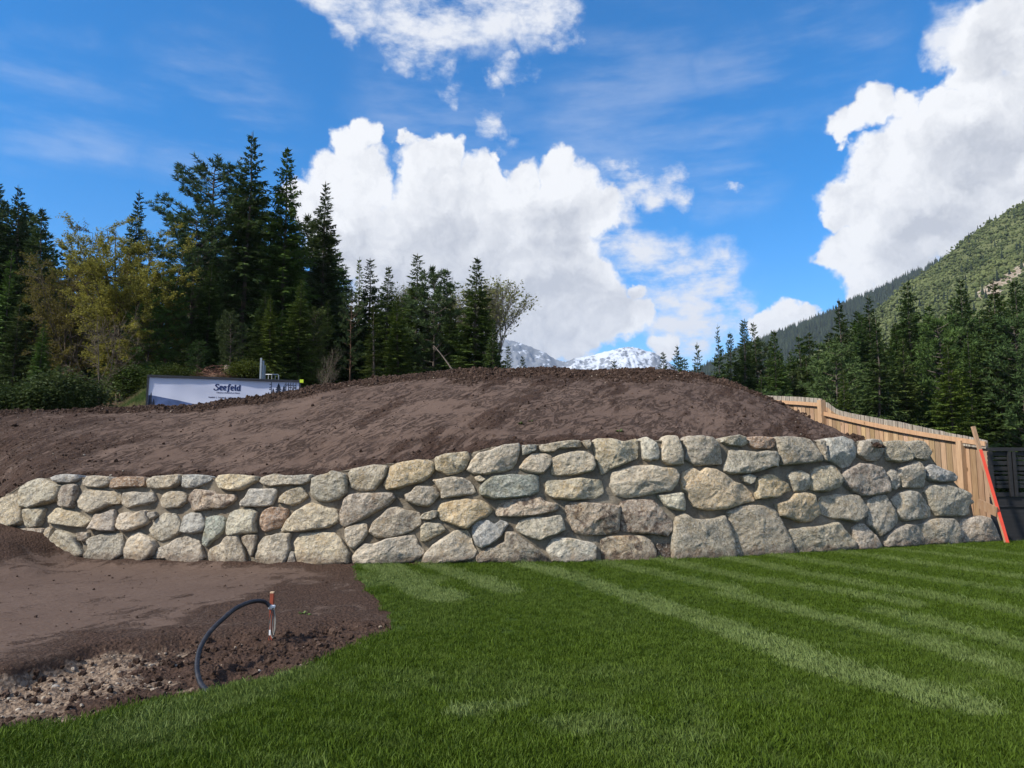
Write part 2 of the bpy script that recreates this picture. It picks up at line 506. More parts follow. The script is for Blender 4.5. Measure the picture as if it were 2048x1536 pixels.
WALL_TOP = [(-80, 1012), (0, 992), (40, 968), (80, 954), (110, 951), (260, 952), (600, 951), (640, 947), (700, 935), (780, 923), (870, 914), (940, 903), (985, 890), (1040, 887), (1180, 880), (1300, 877), (1540, 876),
            (1700, 879), (1800, 883), (1852, 884), (1864, 910), (1880, 932), (1912, 962), (1942, 995), (1950, 1035), (1972, 1042), (1996, 1080), (2006, 1092)]

# ------------------------------------------------------------------ ground to the horizon
def build_ground():
    m, nt, out = new_mat('meadow_ground')
    n = N(nt); p = n.pos()
    c = n.mix(n.ramp(n.noise(p, 0.35, 5, 0.6), 0.35, 0.65), (0.045, 0.050, 0.022), (0.075, 0.062, 0.036))
    n.bsdf(out, c, 0.95, n.bump(n.noise(p, 9, 5, 0.7), 0.6, 0.05), spec=0.1)
    R = 9000
    bm = bmesh.new()
    bmesh.ops.create_circle(bm, cap_ends=True, segments=64, radius=R)
    me = bpy.data.meshes.new('ground'); bm.to_mesh(me); bm.free()
    o = link('ground', me, m, kind='structure', label='bare valley ground running out behind the wall to the hills', cat='ground')
    o.location.z = -0.42
build_ground()

# lawn outline: left edge read from the photograph, far edge along the wall, the rest beyond the frame
LAWN_EDGE = [(-320, 1536), (-160, 1500), (0, 1467), (60, 1460), (130, 1450), (200, 1436), (262, 1420), (330, 1402), (420, 1384), (500, 1368), (600, 1344), (650, 1322), (700, 1300), (750, 1277), (785, 1259), (793, 1250),
             (788, 1236), (770, 1212), (745, 1185), (722, 1158), (706, 1133)]
def lawn_outline():
    raw = [gz(x, y) for x, y in LAWN_EDGE]
    pts = []
    for a, b in zip(raw[:-1], raw[1:]):
        k = max(1, int((b - a).length / 0.07))
        nrm = Vector((a.y - b.y, b.x - a.x, 0)).normalized()
        for i in range(k):
            p = a.lerp(b, i / k)
            pts.append(p + nrm * (0.055 * mn.noise(Vector((p.x * 3, p.y * 3, 4))) + 0.030 * mn.noise(Vector((p.x * 11, p.y * 11, 1)))))
    pts.append(raw[-1])
    global N_EDGE
    N_EDGE = len(pts)
    fx = pts[-1].x
    far = [Vector((x, WY(x) - 0.02, 0)) for x in np.linspace(fx, 10.0, 24)]
    rest = [Vector((10.6, 15.35, 0)), Vector((13.5, 15.4, 0)), Vector((17, 15.4, 0)), Vector((17, -3, 0)), Vector((-9, -3, 0)), Vector((-9, 2.4, 0))]
    return pts + far + rest
LAWN = lawn_outline()
LAWN_Z = 0.012
def in_poly(x, y, poly):
    x = np.asarray(x); y = np.asarray(y)
    c = np.zeros(x.shape, bool)
    k = len(poly)
    for i in range(k):
        a, b = poly[i], poly[i - 1]
        t = ((a.y > y) != (b.y > y)) & (x < (b.x - a.x) * (y - a.y) / (b.y - a.y + 1e-12) + a.x)
        c ^= t
    return c
def polyline_dist(x, y, pts):
    d = np.full(np.shape(x), 1e9)
    for a, b in zip(pts[:-1], pts[1:]):
        dx, dy = b[0] - a[0], b[1] - a[1]
        t = np.clip(((x - a[0]) * dx + (y - a[1]) * dy) / (dx * dx + dy * dy + 1e-9), 0, 1)
        d = np.minimum(d, np.hypot(x - a[0] - t * dx, y - a[1] - t * dy))
    return d

# ------------------------------------------------------------------ bare bed in front of the left half of the wall
LIP = [(-300, 1352), (0, 1330), (60, 1316), (130, 1298), (200, 1282), (330, 1266), (420, 1256), (500, 1246), (600, 1240), (700, 1236), (800, 1232)]
_lip = [gz(x, y) for x, y in LIP]
_edge = [gz(x, y) for x, y in LAWN_EDGE[:16]]
def bed_height(X, Y):
    lipY = np.interp(X, [p.x for p in _lip], [p.y for p in _lip])
    eY = np.interp(X, [p.x for p in _edge], [p.y for p in _edge])
    wob = (fbm(X * 1.3, Y * 0.7, 4, 5) - 0.5) * 0.7
    below = sstep(-0.10, 0.42, lipY - Y + wob)                       # 1 in the rough strip below the lip
    depth = 0.05 + 0.13 * sstep(-1.2, -4.2, X)
    rise = sstep(0.0, 0.55, Y - eY)
    z = -0.022 - below * depth * rise
    ramp = sstep(-6.9, -9.4, X + (fbm(X, Y, 3, 9) - 0.5) * 0.8)
    z = z + ramp * 0.62 * sstep(7.5, 11.5, Y)
    under = sstep(0.04, 0.5, Y - eY)
    return z, below * rise, under
def build_bed():
    xs = np.arange(-17.0, -1.2, 0.036); ys = np.concatenate([np.arange(3.2, 8.6, 0.034), np.arange(8.6, 13.6, 0.055)])
    X, Y = np.meshgrid(xs, ys)
    z, below, under = bed_height(X, Y)
    rough = np.clip(below * 1.1, 0, 1)
    n1 = fbm(X * 3.2, Y * 3.2, 5, 21, 0.6) - 0.5
    n2 = fbm(X * 14, Y * 14, 3, 31, 0.6) - 0.5
    z = z + n1 * (0.018 + 0.13 * rough) + n2 * (0.016 + 0.055 * rough)
    wall = WYv(X)
    nw = sstep(0.55, 0.0, wall - Y)
    z = z + nw * (0.05 + 0.09 * (fbm(X * 3, Y * 3, 4, 77) - 0.35))
    lawn_in = in_poly(X, Y, LAWN)
    z = np.where(lawn_in & (polyline_dist(X, Y, [(p.x, p.y) for p in LAWN[:N_EDGE]]) > 0.03), np.minimum(z, -0.03), z)
    px = 1024 + F * X / np.maximum(Y, 0.1)
    diag = X * 0.62 + 0.78 * (Y - 7.9) + 2.4 + (fbm(X * 1.1, Y * 1.1, 4, 3) - 0.5) * 1.2
    dry = sstep(0.35, -0.35, -diag - 0.25) * 0
    drymask = sstep(-0.9, 0.9, (-4.4 + 0.26 * (Y - 6.5) - X) + (fbm(X * 1.4, Y * 1.4, 4, 13) - 0.5) * 1.4)
    loose = np.clip(0.60 - 0.62 * drymask, 0, 1)
    loose = np.maximum(loose, rough * 1.2) + nw * 0.5
    loose = np.maximum(loose, sstep(-7.0, -8.6, X) * sstep(9.0, 10.2, Y))
    pale = below * sstep(-2.3, -4.4, X + (fbm(X * 2, Y * 2, 4, 41) - 0.5) * 1.9) * 0.9
    pale = pale + below * 0.55 * sstep(0.60, 0.72, fbm(X * 1.5, Y * 1.5, 4, 51))
    v = np.stack([X, Y, z], -1).reshape(-1, 3)
    me = mesh('bare_soil', v, grid_faces(len(ys), len(xs)), True, {'loose': loose.ravel(), 'pale': pale.ravel()})
    link('bare_soil', me, M_BED, kind='structure', label='bare brown soil bed raked level before the left half of the wall', cat='soil')
    return xs, ys, z, below, pale
WYv = lambda X: np.polyval(_poly, X)
BED = build_bed()
def bed_z(X, Y):
    xs, ys, z, _, _ = BED
    i = np.clip(np.searchsorted(xs, X), 0, len(xs) - 1); j = np.clip(np.searchsorted(ys, Y), 0, len(ys) - 1)
    return z[j, i]

# ------------------------------------------------------------------ lawn
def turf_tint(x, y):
    """0 = dark green turf, 1 = pale strip, the sheen of mower-pressed blades painted as colour"""
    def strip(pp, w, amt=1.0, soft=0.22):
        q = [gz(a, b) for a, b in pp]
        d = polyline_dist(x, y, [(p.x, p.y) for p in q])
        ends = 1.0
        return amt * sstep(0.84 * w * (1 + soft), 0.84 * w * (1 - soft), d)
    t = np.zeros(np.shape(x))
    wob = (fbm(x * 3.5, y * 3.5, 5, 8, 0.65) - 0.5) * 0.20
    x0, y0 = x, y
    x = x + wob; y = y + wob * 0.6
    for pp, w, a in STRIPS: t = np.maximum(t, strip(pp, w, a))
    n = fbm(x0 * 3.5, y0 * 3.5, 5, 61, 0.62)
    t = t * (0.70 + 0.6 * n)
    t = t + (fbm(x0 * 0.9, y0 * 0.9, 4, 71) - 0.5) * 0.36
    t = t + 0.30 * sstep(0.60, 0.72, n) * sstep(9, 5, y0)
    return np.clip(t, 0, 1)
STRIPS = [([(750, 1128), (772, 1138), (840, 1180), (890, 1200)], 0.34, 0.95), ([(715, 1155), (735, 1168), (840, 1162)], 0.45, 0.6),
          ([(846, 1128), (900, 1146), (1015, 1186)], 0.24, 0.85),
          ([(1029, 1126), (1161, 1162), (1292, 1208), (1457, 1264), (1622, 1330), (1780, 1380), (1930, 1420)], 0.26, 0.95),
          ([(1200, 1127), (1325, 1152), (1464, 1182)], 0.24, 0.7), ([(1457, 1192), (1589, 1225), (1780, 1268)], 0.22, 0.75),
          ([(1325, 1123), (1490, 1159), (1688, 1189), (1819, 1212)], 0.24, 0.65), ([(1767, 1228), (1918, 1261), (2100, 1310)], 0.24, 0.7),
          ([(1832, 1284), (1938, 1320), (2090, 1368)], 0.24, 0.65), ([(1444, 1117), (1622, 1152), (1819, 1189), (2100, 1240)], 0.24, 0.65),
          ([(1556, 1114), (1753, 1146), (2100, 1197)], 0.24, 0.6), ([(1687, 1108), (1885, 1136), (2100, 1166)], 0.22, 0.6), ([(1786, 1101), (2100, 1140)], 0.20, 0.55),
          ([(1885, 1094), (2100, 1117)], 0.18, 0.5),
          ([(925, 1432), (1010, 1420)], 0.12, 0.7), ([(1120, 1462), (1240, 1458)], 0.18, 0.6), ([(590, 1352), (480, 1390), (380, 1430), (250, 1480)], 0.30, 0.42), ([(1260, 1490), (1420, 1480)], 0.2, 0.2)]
def build_lawn():
    m, nt, out = new_mat('turf')
    n = N(nt); p = n.pos()
    c = n.mix(n.ramp(n.noise(p, 14, 6, 0.7), 0.3, 0.7), (0.030, 0.055, 0.010), (0.060, 0.095, 0.022))
    n.bsdf(out, c, 0.95, n.bump(n.noise(p, 60, 3, 0.7), 0.8, 0.03), spec=0.1)
    tris = mg.tessellate_polygon([[Vector((p.x, p.y, 0)) for p in LAWN]])
    k = len(LAWN)
    v = [(p.x, p.y, LAWN_Z) for p in LAWN] + [(p.x, p.y, -0.09) for p in LAWN]
    f = [tuple(t) for t in tris] + [(i, (i + 1) % k, k + (i + 1) % k, k + i) for i in range(k)]
    me = mesh('lawn', v, f, False)
    link('lawn', me, m, kind='structure', label='freshly laid green lawn with pale mown stripes in front of the stone wall', cat='lawn')
    # blades
    gm, nt, out = new_mat('grass_blade')
    n = N(nt)
    t = n.attr('tint', 'INSTANCER'); p = n.pos()
    r = n.node('ShaderNodeObjectInfo').outputs['Random']
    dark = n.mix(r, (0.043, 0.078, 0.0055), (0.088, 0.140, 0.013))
    pale = n.mix(r, (0.128, 0.180, 0.048), (0.195, 0.250, 0.085))  # stripe sheen from leaning blades is put into this colour
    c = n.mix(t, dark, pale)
    dry = n.math('MULTIPLY', n.ramp(n.noise(p, 1.1, 5, 0.7), 0.66, 0.78), 0.5)
    c = n.mix(dry, c, (0.19, 0.17, 0.06))
    b = n.bsdf(out, c, 0.6, spec=0.15)
    tr = n.node('ShaderNodeBsdfTranslucent'); n.put(tr.inputs[0], c)
    ms = n.node('ShaderNodeMixShader'); ms.inputs[0].default_value = 0.25
    nt.links.new(b.outputs[0], ms.inputs[1]); nt.links.new(tr.outputs[0], ms.inputs[2]); nt.links.new(ms.outputs[0], out.inputs[0])
    rr = random.Random(5)
    V, Fc = [], []
    for i in range(60):
        a, d = rr.uniform(0, 6.283), 0.085 * math.sqrt(rr.random())
        x, y = d * math.cos(a), d * math.sin(a)
        h = rr.uniform(0.016, 0.036); w = rr.uniform(0.0014, 0.0026)
        la, ll = rr.uniform(0, 6.283), rr.uniform(0.10, 0.95) * h
        fa = rr.uniform(0, 6.283)
        sx, sy = math.cos(fa) * w, math.sin(fa) * w
        b0 = len(V)
        mx, my = x + math.cos(la) * ll * 0.35, y + math.sin(la) * ll * 0.35
        V += [(x - sx, y - sy, -0.006), (x + sx, y + sy, -0.006), (mx + sx * .8, my + sy * .8, h * 0.62), (mx - sx * .8, my - sy * .8, h * 0.62), (x + math.cos(la) * ll, y + math.sin(la) * ll, h)]
        Fc += [(b0, b0 + 1, b0 + 2, b0 + 3), (b0 + 3, b0 + 2, b0 + 4)]
    tuft = mesh('grass_tuft', V, Fc, True)
    P = []
    for y0, y1, dens in ((2.6, 4.6, 620), (4.6, 6.5, 470), (6.5, 9, 330), (9, 12.2, 240), (12.2, 15.4, 200)):
        xl, xr = -0.80 * y1 - 1.0, 0.80 * y1 + 1.0
        k = int((xr - xl) * (y1 - y0) * dens)
        x = RNG.uniform(xl, xr, k); y = RNG.uniform(y0, y1, k)
        ok = in_poly(x, y, LAWN)
        P.append(np.stack([x[ok], y[ok]], 1))
    P = np.concatenate(P)
    ed = polyline_dist(P[:, 0], P[:, 1], [(p.x, p.y) for p in LAWN[:N_EDGE]])
    keep = (ed > 0.02) | (RNG.random(len(P)) < 0.5)
    P = P[keep]
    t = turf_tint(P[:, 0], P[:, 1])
    # pressed strips lean away from the camera, the rest stands
    rot = np.stack([-0.55 * t + RNG.normal(0, 0.16, len(P)), RNG.normal(0, 0.16, len(P)), np.zeros(len(P))], 1)
    rot[:, 2] = RNG.normal(0, 0.5, len(P)) * 3
    scl = RNG.uniform(0.75, 1.2, len(P)) * (1 + 0.55 * (fbm(P[:, 0] * 0.8, P[:, 1] * 0.8, 3, 44) - 0.5) + 0.25 * sstep(5.2, 3.8, P[:, 1]))
    pts = np.column_stack([P, np.full(len(P), LAWN_Z)])
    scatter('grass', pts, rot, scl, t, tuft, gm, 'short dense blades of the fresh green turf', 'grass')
build_lawn()

# ------------------------------------------------------------------ the boulder wall
TONES = {'t': (0.43, 0.375, 0.29), 'g': (0.455, 0.395, 0.295), 'y': (0.36, 0.33, 0.275), 'b': (0.345, 0.34, 0.315), 'p': (0.37, 0.32, 0.26), 'r': (0.31, 0.215, 0.15),
         'w': (0.47, 0.44, 0.37), 'd': (0.10, 0.075, 0.06), 'k': (0.39, 0.32, 0.25), 'v': (0.29, 0.31, 0.27), 'o': (0.47, 0.375, 0.245), 'n': (0.35, 0.31, 0.245)}
REG = {'A': (0, 880, 4.876), 'B': (380, 880, 4.876), 'C': (660, 860, 4.876), 'D': (900, 850, 4.876), 'E': (1180, 850, 4.876), 'F': (1420, 850, 4.876), 'G': (1640, 840, 5.02)}
STONES = '''
Ag -60 620 0 590 60 560 170 530 195 600 215 680 225 780 190 820 100 850 0 860 -60 850
Ay 225 470 290 420 390 375 500 410 605 450 580 530 540 590 440 625 330 660 230 655 210 600
Ab 525 370 580 345 680 333 765 340 775 375 720 415 640 415 560 410
Ap 610 445 660 430 750 440 755 520 745 600 720 660 640 655 585 640 590 560
An 815 400 850 355 930 348 1080 360 1110 385 1070 440 1000 465 880 460 815 440
Ar 1085 465 1120 375 1200 360 1405 355 1415 430 1400 455 1250 460 1110 475
At 1440 385 1520 355 1640 350 1740 335 1778 345 1765 420 1690 465 1560 475 1450 465
Ab 1775 390 1795 343 1900 338 2040 345 2068 385 2000 430 1890 472 1785 465
At 760 590 800 540 830 495 900 480 1000 495 1165 510 1165 620 1080 630 1000 670 890 710 800 670 775 620
Ay 1195 580 1215 520 1300 505 1420 515 1500 510 1520 590 1440 625 1340 640 1250 660 1200 630
Ag 1575 590 1610 530 1680 500 1760 500 1810 530 1820 600 1760 655 1650 665 1600 655
Bk 0 580 20 520 60 480 240 500 280 530 440 530 445 570 390 625 330 660 200 670 30 695 20 630
Ay 230 700 250 675 330 670 445 665 430 730 410 800 390 840 300 855 250 830
Ag 480 745 530 690 570 665 680 690 760 700 820 750 880 790 810 850 700 840 600 825 490 815
Ap 880 870 910 790 940 725 1010 720 1080 690 1120 680 1130 760 1125 880 1010 890 960 870
At 1150 780 1180 720 1260 700 1310 720 1430 685 1460 790 1420 830 1330 860 1260 890 1200 885 1155 850
Ay 1466 705 1525 698 1540 740 1490 775 1470 740
Ay 1460 880 1520 790 1600 715 1720 720 1755 800 1760 900 1680 950 1570 985 1510 950
Ab 1770 850 1800 740 1860 710 1970 715 2000 790 2015 830 1980 890 1880 910 1775 900
Bv 180 760 230 745 320 740 355 770 345 880 270 950 210 990 170 1040 125 1020 130 960 170 830
Ap 110 880 240 865 445 862 450 950 440 1050 430 1100 330 1090 240 1040 150 970
At 470 870 500 850 525 860 520 930 490 1010 450 1015 450 950
Ay 490 1000 530 930 580 880 660 905 740 950 790 1060 820 1120 740 1160 620 1180 550 1165 490 1100
Ap 755 910 800 895 875 900 870 960 830 990 770 975
Ay 860 980 900 945 1030 920 1190 920 1210 1010 1200 1110 1130 1160 1030 1190 940 1170 830 1165 830 1130 880 1060
At 1215 1070 1240 980 1290 925 1360 905 1440 940 1510 980 1530 1040 1490 1120 1420 1185 1280 1180 1215 1150
An 1530 1110 1560 1050 1650 1020 1730 960 1830 945 1940 985 1970 1080 2000 1150 1950 1195 1800 1200 1680 1195 1630 1155 1530 1155
Bg 255 390 290 345 400 335 560 345 660 355 660 400 580 440 520 485 400 490 290 465
By 690 400 730 360 840 330 950 350 1050 345 1180 335 1165 400 1080 440 950 435 800 450 720 430
By 1195 370 1260 350 1330 340 1390 305 1450 320 1520 345 1540 420 1520 520 1460 570 1330 605 1230 580 1185 540 1185 470
Bn 1555 330 1580 285 1680 265 1800 242 1930 255 1920 320 1880 390 1800 485 1660 495 1570 455
Bw 510 610 560 550 590 480 700 480 850 475 830 560 790 640 660 650 510 650
Bt 860 610 890 550 970 490 1080 460 1120 490 1155 550 1080 610 1000 640 930 620
Bw 370 810 400 720 440 690 600 670 660 700 640 800 645 900 520 915 380 930 370 870
Br 690 760 720 700 800 655 890 660 960 675 945 760 890 850 800 870 730 895 695 850
Bg 910 870 960 780 1050 690 1190 610 1300 650 1420 680 1445 740 1440 800 1340 850 1200 875 1080 890 920 890
Bt 185 1110 210 1060 300 1020 370 940 470 930 510 1030 555 1160 550 1210 420 1220 240 1225 195 1160
Bp 515 950 570 925 660 935 650 1060 610 1140 570 1050 530 1010
Bt 645 1130 680 1010 720 950 850 920 990 905 970 1000 985 1060 955 1140 930 1215 800 1215 650 1210
Bt 1020 1010 1080 920 1250 905 1420 910 1470 960 1520 1040 1555 1110 1540 1200 1400 1215 1230 1220 1080 1210 1040 1130 1030 1060
By 992 1085 1022 1095 1045 1200 950 1212
Cp 110 800 150 680 200 630 300 620 420 620 600 615 630 670 560 740 440 800 300 880 150 945 110 910
Co 530 530 560 460 590 360 700 315 860 295 960 295 1010 330 1015 400 960 460 900 510 780 535 680 570 560 575
Ct 1030 270 1120 240 1260 215 1340 215 1360 270 1310 390 1240 425 1150 440 1080 405 1030 390
Ct 1345 380 1380 300 1450 230 1570 200 1690 145 1840 135 1840 230 1810 320 1780 370 1680 410 1500 430 1400 425
Cg 1010 490 1080 480 1180 460 1290 465 1370 510 1400 570 1425 610 1370 630 1200 650 1090 670 1080 590
Ct 1405 460 1460 445 1520 485 1470 505 1430 500
Cp 730 630 790 605 850 550 960 548 1030 570 1065 630 1020 690 970 745 850 730 740 690
Cp 390 990 420 910 500 840 570 770 640 750 720 775 870 810 875 920 800 980 700 1025 560 1050 460 1040
Ct 880 850 920 810 1000 785 1050 790 1040 845 980 875 900 870
Co 1055 780 1090 725 1200 690 1330 675 1480 690 1560 740 1575 790 1530 840 1430 880 1340 960 1230 930 1100 880 1060 840
Ct 150 960 200 935 350 910 375 990 330 1070 240 1165 180 1130 155 1040
Ct 885 1080 890 940 940 905 1090 915 1125 970 1080 1010 980 1060 920 1095
Ct 230 1230 280 1160 350 1110 430 1115 560 1060 700 1040 820 1030 860 1120 910 1190 890 1230 800 1285 700 1295 560 1305 380 1305 240 1300
Ct 900 1300 930 1200 1010 1120 1120 1040 1220 985 1330 985 1370 1050 1390 1120 1420 1190 1390 1255 1200 1290 1000 1300
Db 700 200 760 195 835 195 835 250 780 275 710 300
Dt 885 195 980 180 1060 165 1190 148 1270 155 1275 215 1150 225 1030 228 1010 265 885 260
Dt 1290 155 1365 145 1360 220 1340 235 1310 200
Dt 670 420 730 340 800 285 920 280 1000 310 990 370 950 420 905 480 780 465
Dt 1000 480 1005 330 1080 290 1200 260 1320 260 1400 320 1410 400 1370 450 1240 480 1110 490
Dv 290 620 340 560 420 500 560 485 700 490 850 490 862 640 780 690 620 710 430 720 310 685
Dt 945 580 960 540 1100 540 1260 518 1460 540 1480 600 1485 670 1410 715 1200 730 1010 710 940 660
Dk 460 850 500 770 600 730 760 705 880 705 930 745 1030 770 1050 830 950 855 800 885 600 895 470 885
Db 220 990 250 945 370 930 430 970 490 930 575 960 530 1010 490 1090 400 1160 310 1195 250 1165 225 1080
Dy 650 1000 700 930 830 895 930 905 1070 880 1100 950 1110 1020 1040 1060 940 1090 870 1125 760 1090 680 1050
Dp 260 1280 340 1220 490 1160 530 1150 540 1050 630 1045 700 1110 790 1170 880 1240 940 1290 920 1340 700 1340 420 1340 280 1335
Dk 1140 790 1200 755 1400 765 1560 775 1655 790 1640 900 1640 1040 1500 1065 1330 1070 1210 1045 1170 950 1140 850
Dw 945 1220 1000 1110 1150 1100 1390 1150 1420 1190 1400 1320 1200 1340 1010 1330
Dk 1475 1120 1540 1090 1700 1080 1870 1085 1960 1130 2000 1220 1990 1320 1800 1345 1620 1340 1500 1320 1490 1220
Et 40 220 60 140 200 135 320 165 450 135 460 230 455 320 350 370 220 420 120 480 90 420 70 330
Ew 500 130 550 120 600 150 650 180 665 280 655 340 610 335 580 355 520 325 505 220
Et 690 260 720 150 750 110 840 115 870 180 890 280 890 390 780 390 730 385 685 340
En 920 160 960 115 1080 110 1190 125 1240 190 1265 270 1280 380 1120 390 1020 395 980 360 935 335 945 250
Ey 1270 165 1300 120 1440 98 1500 120 1530 180 1470 210 1340 200
Er 1535 140 1560 112 1700 115 1790 130 1795 200 1730 235 1600 230 1560 200
Ey 1310 445 1340 330 1360 250 1480 250 1600 270 1680 255 1800 260 1818 330 1810 410 1760 405 1640 450 1520 470 1380 475
Eg 205 590 230 470 330 430 420 405 590 395 700 420 810 430 850 490 830 570 780 640 640 665 500 690 370 710 260 680
Eo 895 560 920 480 1010 420 1070 470 1120 425 1230 440 1310 490 1400 560 1490 580 1560 660 1595 740 1480 760 1350 810 1180 825 1020 800 980 740 960 660 910 630
Ey 1470 500 1540 480 1610 500 1590 560 1540 585 1490 550
Eo 1615 680 1630 530 1700 490 1770 485 1850 540 1920 570 1945 640 1880 660 1830 700 1700 715 1620 715
Ew 660 685 760 675 890 660 915 740 915 835 830 830 750 800 700 740
Ek 300 760 400 735 600 732 670 810 740 880 790 930 795 1020 740 1080 600 1060 420 1045 320 1025 300 900
En 800 1325 800 1160 820 980 850 900 920 870 1000 920 1100 930 1200 920 1290 885 1340 990 1370 1100 1410 1300 1150 1325
Ep 1340 850 1450 800 1570 790 1700 795 1800 830 1850 930 1900 1050 1960 1180 1970 1265 1820 1285 1600 1295 1450 1300 1400 1150 1370 1000
Ed 655 1160 770 1150 785 1300 660 1315
En 1395 1180 1420 1160 1455 1290 1420 1295
Fn 630 120 780 115 970 140 1020 210 1060 280 1080 350 960 370 830 380 700 390 680 330 660 250
Fn 1040 150 1090 150 1115 210 1120 290 1135 340 1115 360 1090 330 1070 230
Fb 1145 240 1150 130 1240 125 1300 118 1390 150 1415 230 1410 310 1350 400 1280 415 1220 375 1140 345
Fn 1435 240 1470 160 1560 140 1640 150 1680 210 1670 290 1620 345 1530 345 1435 290
Fn 1695 250 1700 170 1790 155 1880 160 1900 220 1960 300 1940 345 1840 365 1730 345 1700 310
Fy 750 500 790 455 880 445 940 480 960 620 900 650 820 645 790 590
Fg 965 500 1000 430 1080 400 1200 395 1240 450 1270 540 1240 610 1110 650 1000 640 970 580
Fp 1280 500 1340 440 1430 380 1540 385 1650 420 1700 480 1725 580 1720 655 1600 680 1480 690 1400 650 1320 590
Fy 1730 470 1770 430 1815 470 1840 590 1800 635 1750 620 1735 560
Fo 640 770 760 740 830 670 900 660 990 680 1030 760 1060 860 990 930 880 950 780 910 690 890 660 830
Fn 1060 750 1090 700 1230 680 1440 685 1490 760 1525 810 1490 900 1390 945 1290 920 1180 905 1090 860
Fy 1530 790 1540 740 1620 690 1690 685 1750 780 1790 870 1810 940 1770 990 1720 1040 1650 1080 1600 1020 1540 970 1525 880
Fn 750 1030 900 1000 1080 990 1230 950 1290 1020 1380 1120 1410 1210 1250 1230 1000 1245 830 1255 800 1140
Fp 1385 1010 1440 960 1500 975 1560 1040 1610 1090 1660 1205 1540 1215 1425 1215 1410 1100
Gn 880 240 950 210 1030 215 1080 280 1100 330 1070 400 980 395 920 370
Gn 760 560 780 490 900 440 975 420 1020 500 1035 590 1020 675 900 685 820 680 790 600
Gb 1050 560 1060 460 1110 445 1200 490 1300 530 1350 575 1330 615 1220 625 1100 610
Gy 715 800 790 740 880 708 960 730 1040 810 1100 900 1095 970 980 995 830 1010 780 960 760 880
Gy 1040 720 1090 660 1250 655 1400 690 1500 750 1500 790 1535 830 1480 860 1490 940 1440 960 1300 960 1160 960 1110 880 1080 800
Gn 640 1270 660 1170 720 1100 850 1050 960 1050 1020 1130 1040 1250 850 1270
Gn 985 1060 1080 1010 1200 985 1320 995 1370 1060 1390 1250 1220 1245 1120 1240 1050 1250 1030 1130
Gp 1400 1060 1440 1000 1600 965 1690 990 1750 1080 1810 1215 1640 1225 1440 1225 1420 1130
'''
def resample(pts, m):
    pts = pts + [pts[0]]
    L = [0.0]
    for a, b in zip(pts[:-1], pts[1:]): L.append(L[-1] + (b - a).length)
    out, j = [], 0
    for i in range(m):
        s = L[-1] * i / m
        while L[j + 1] < s: j += 1
        t = (s - L[j]) / max(L[j + 1] - L[j], 1e-9)
        out.append(pts[j].lerp(pts[j + 1], t))
    return out
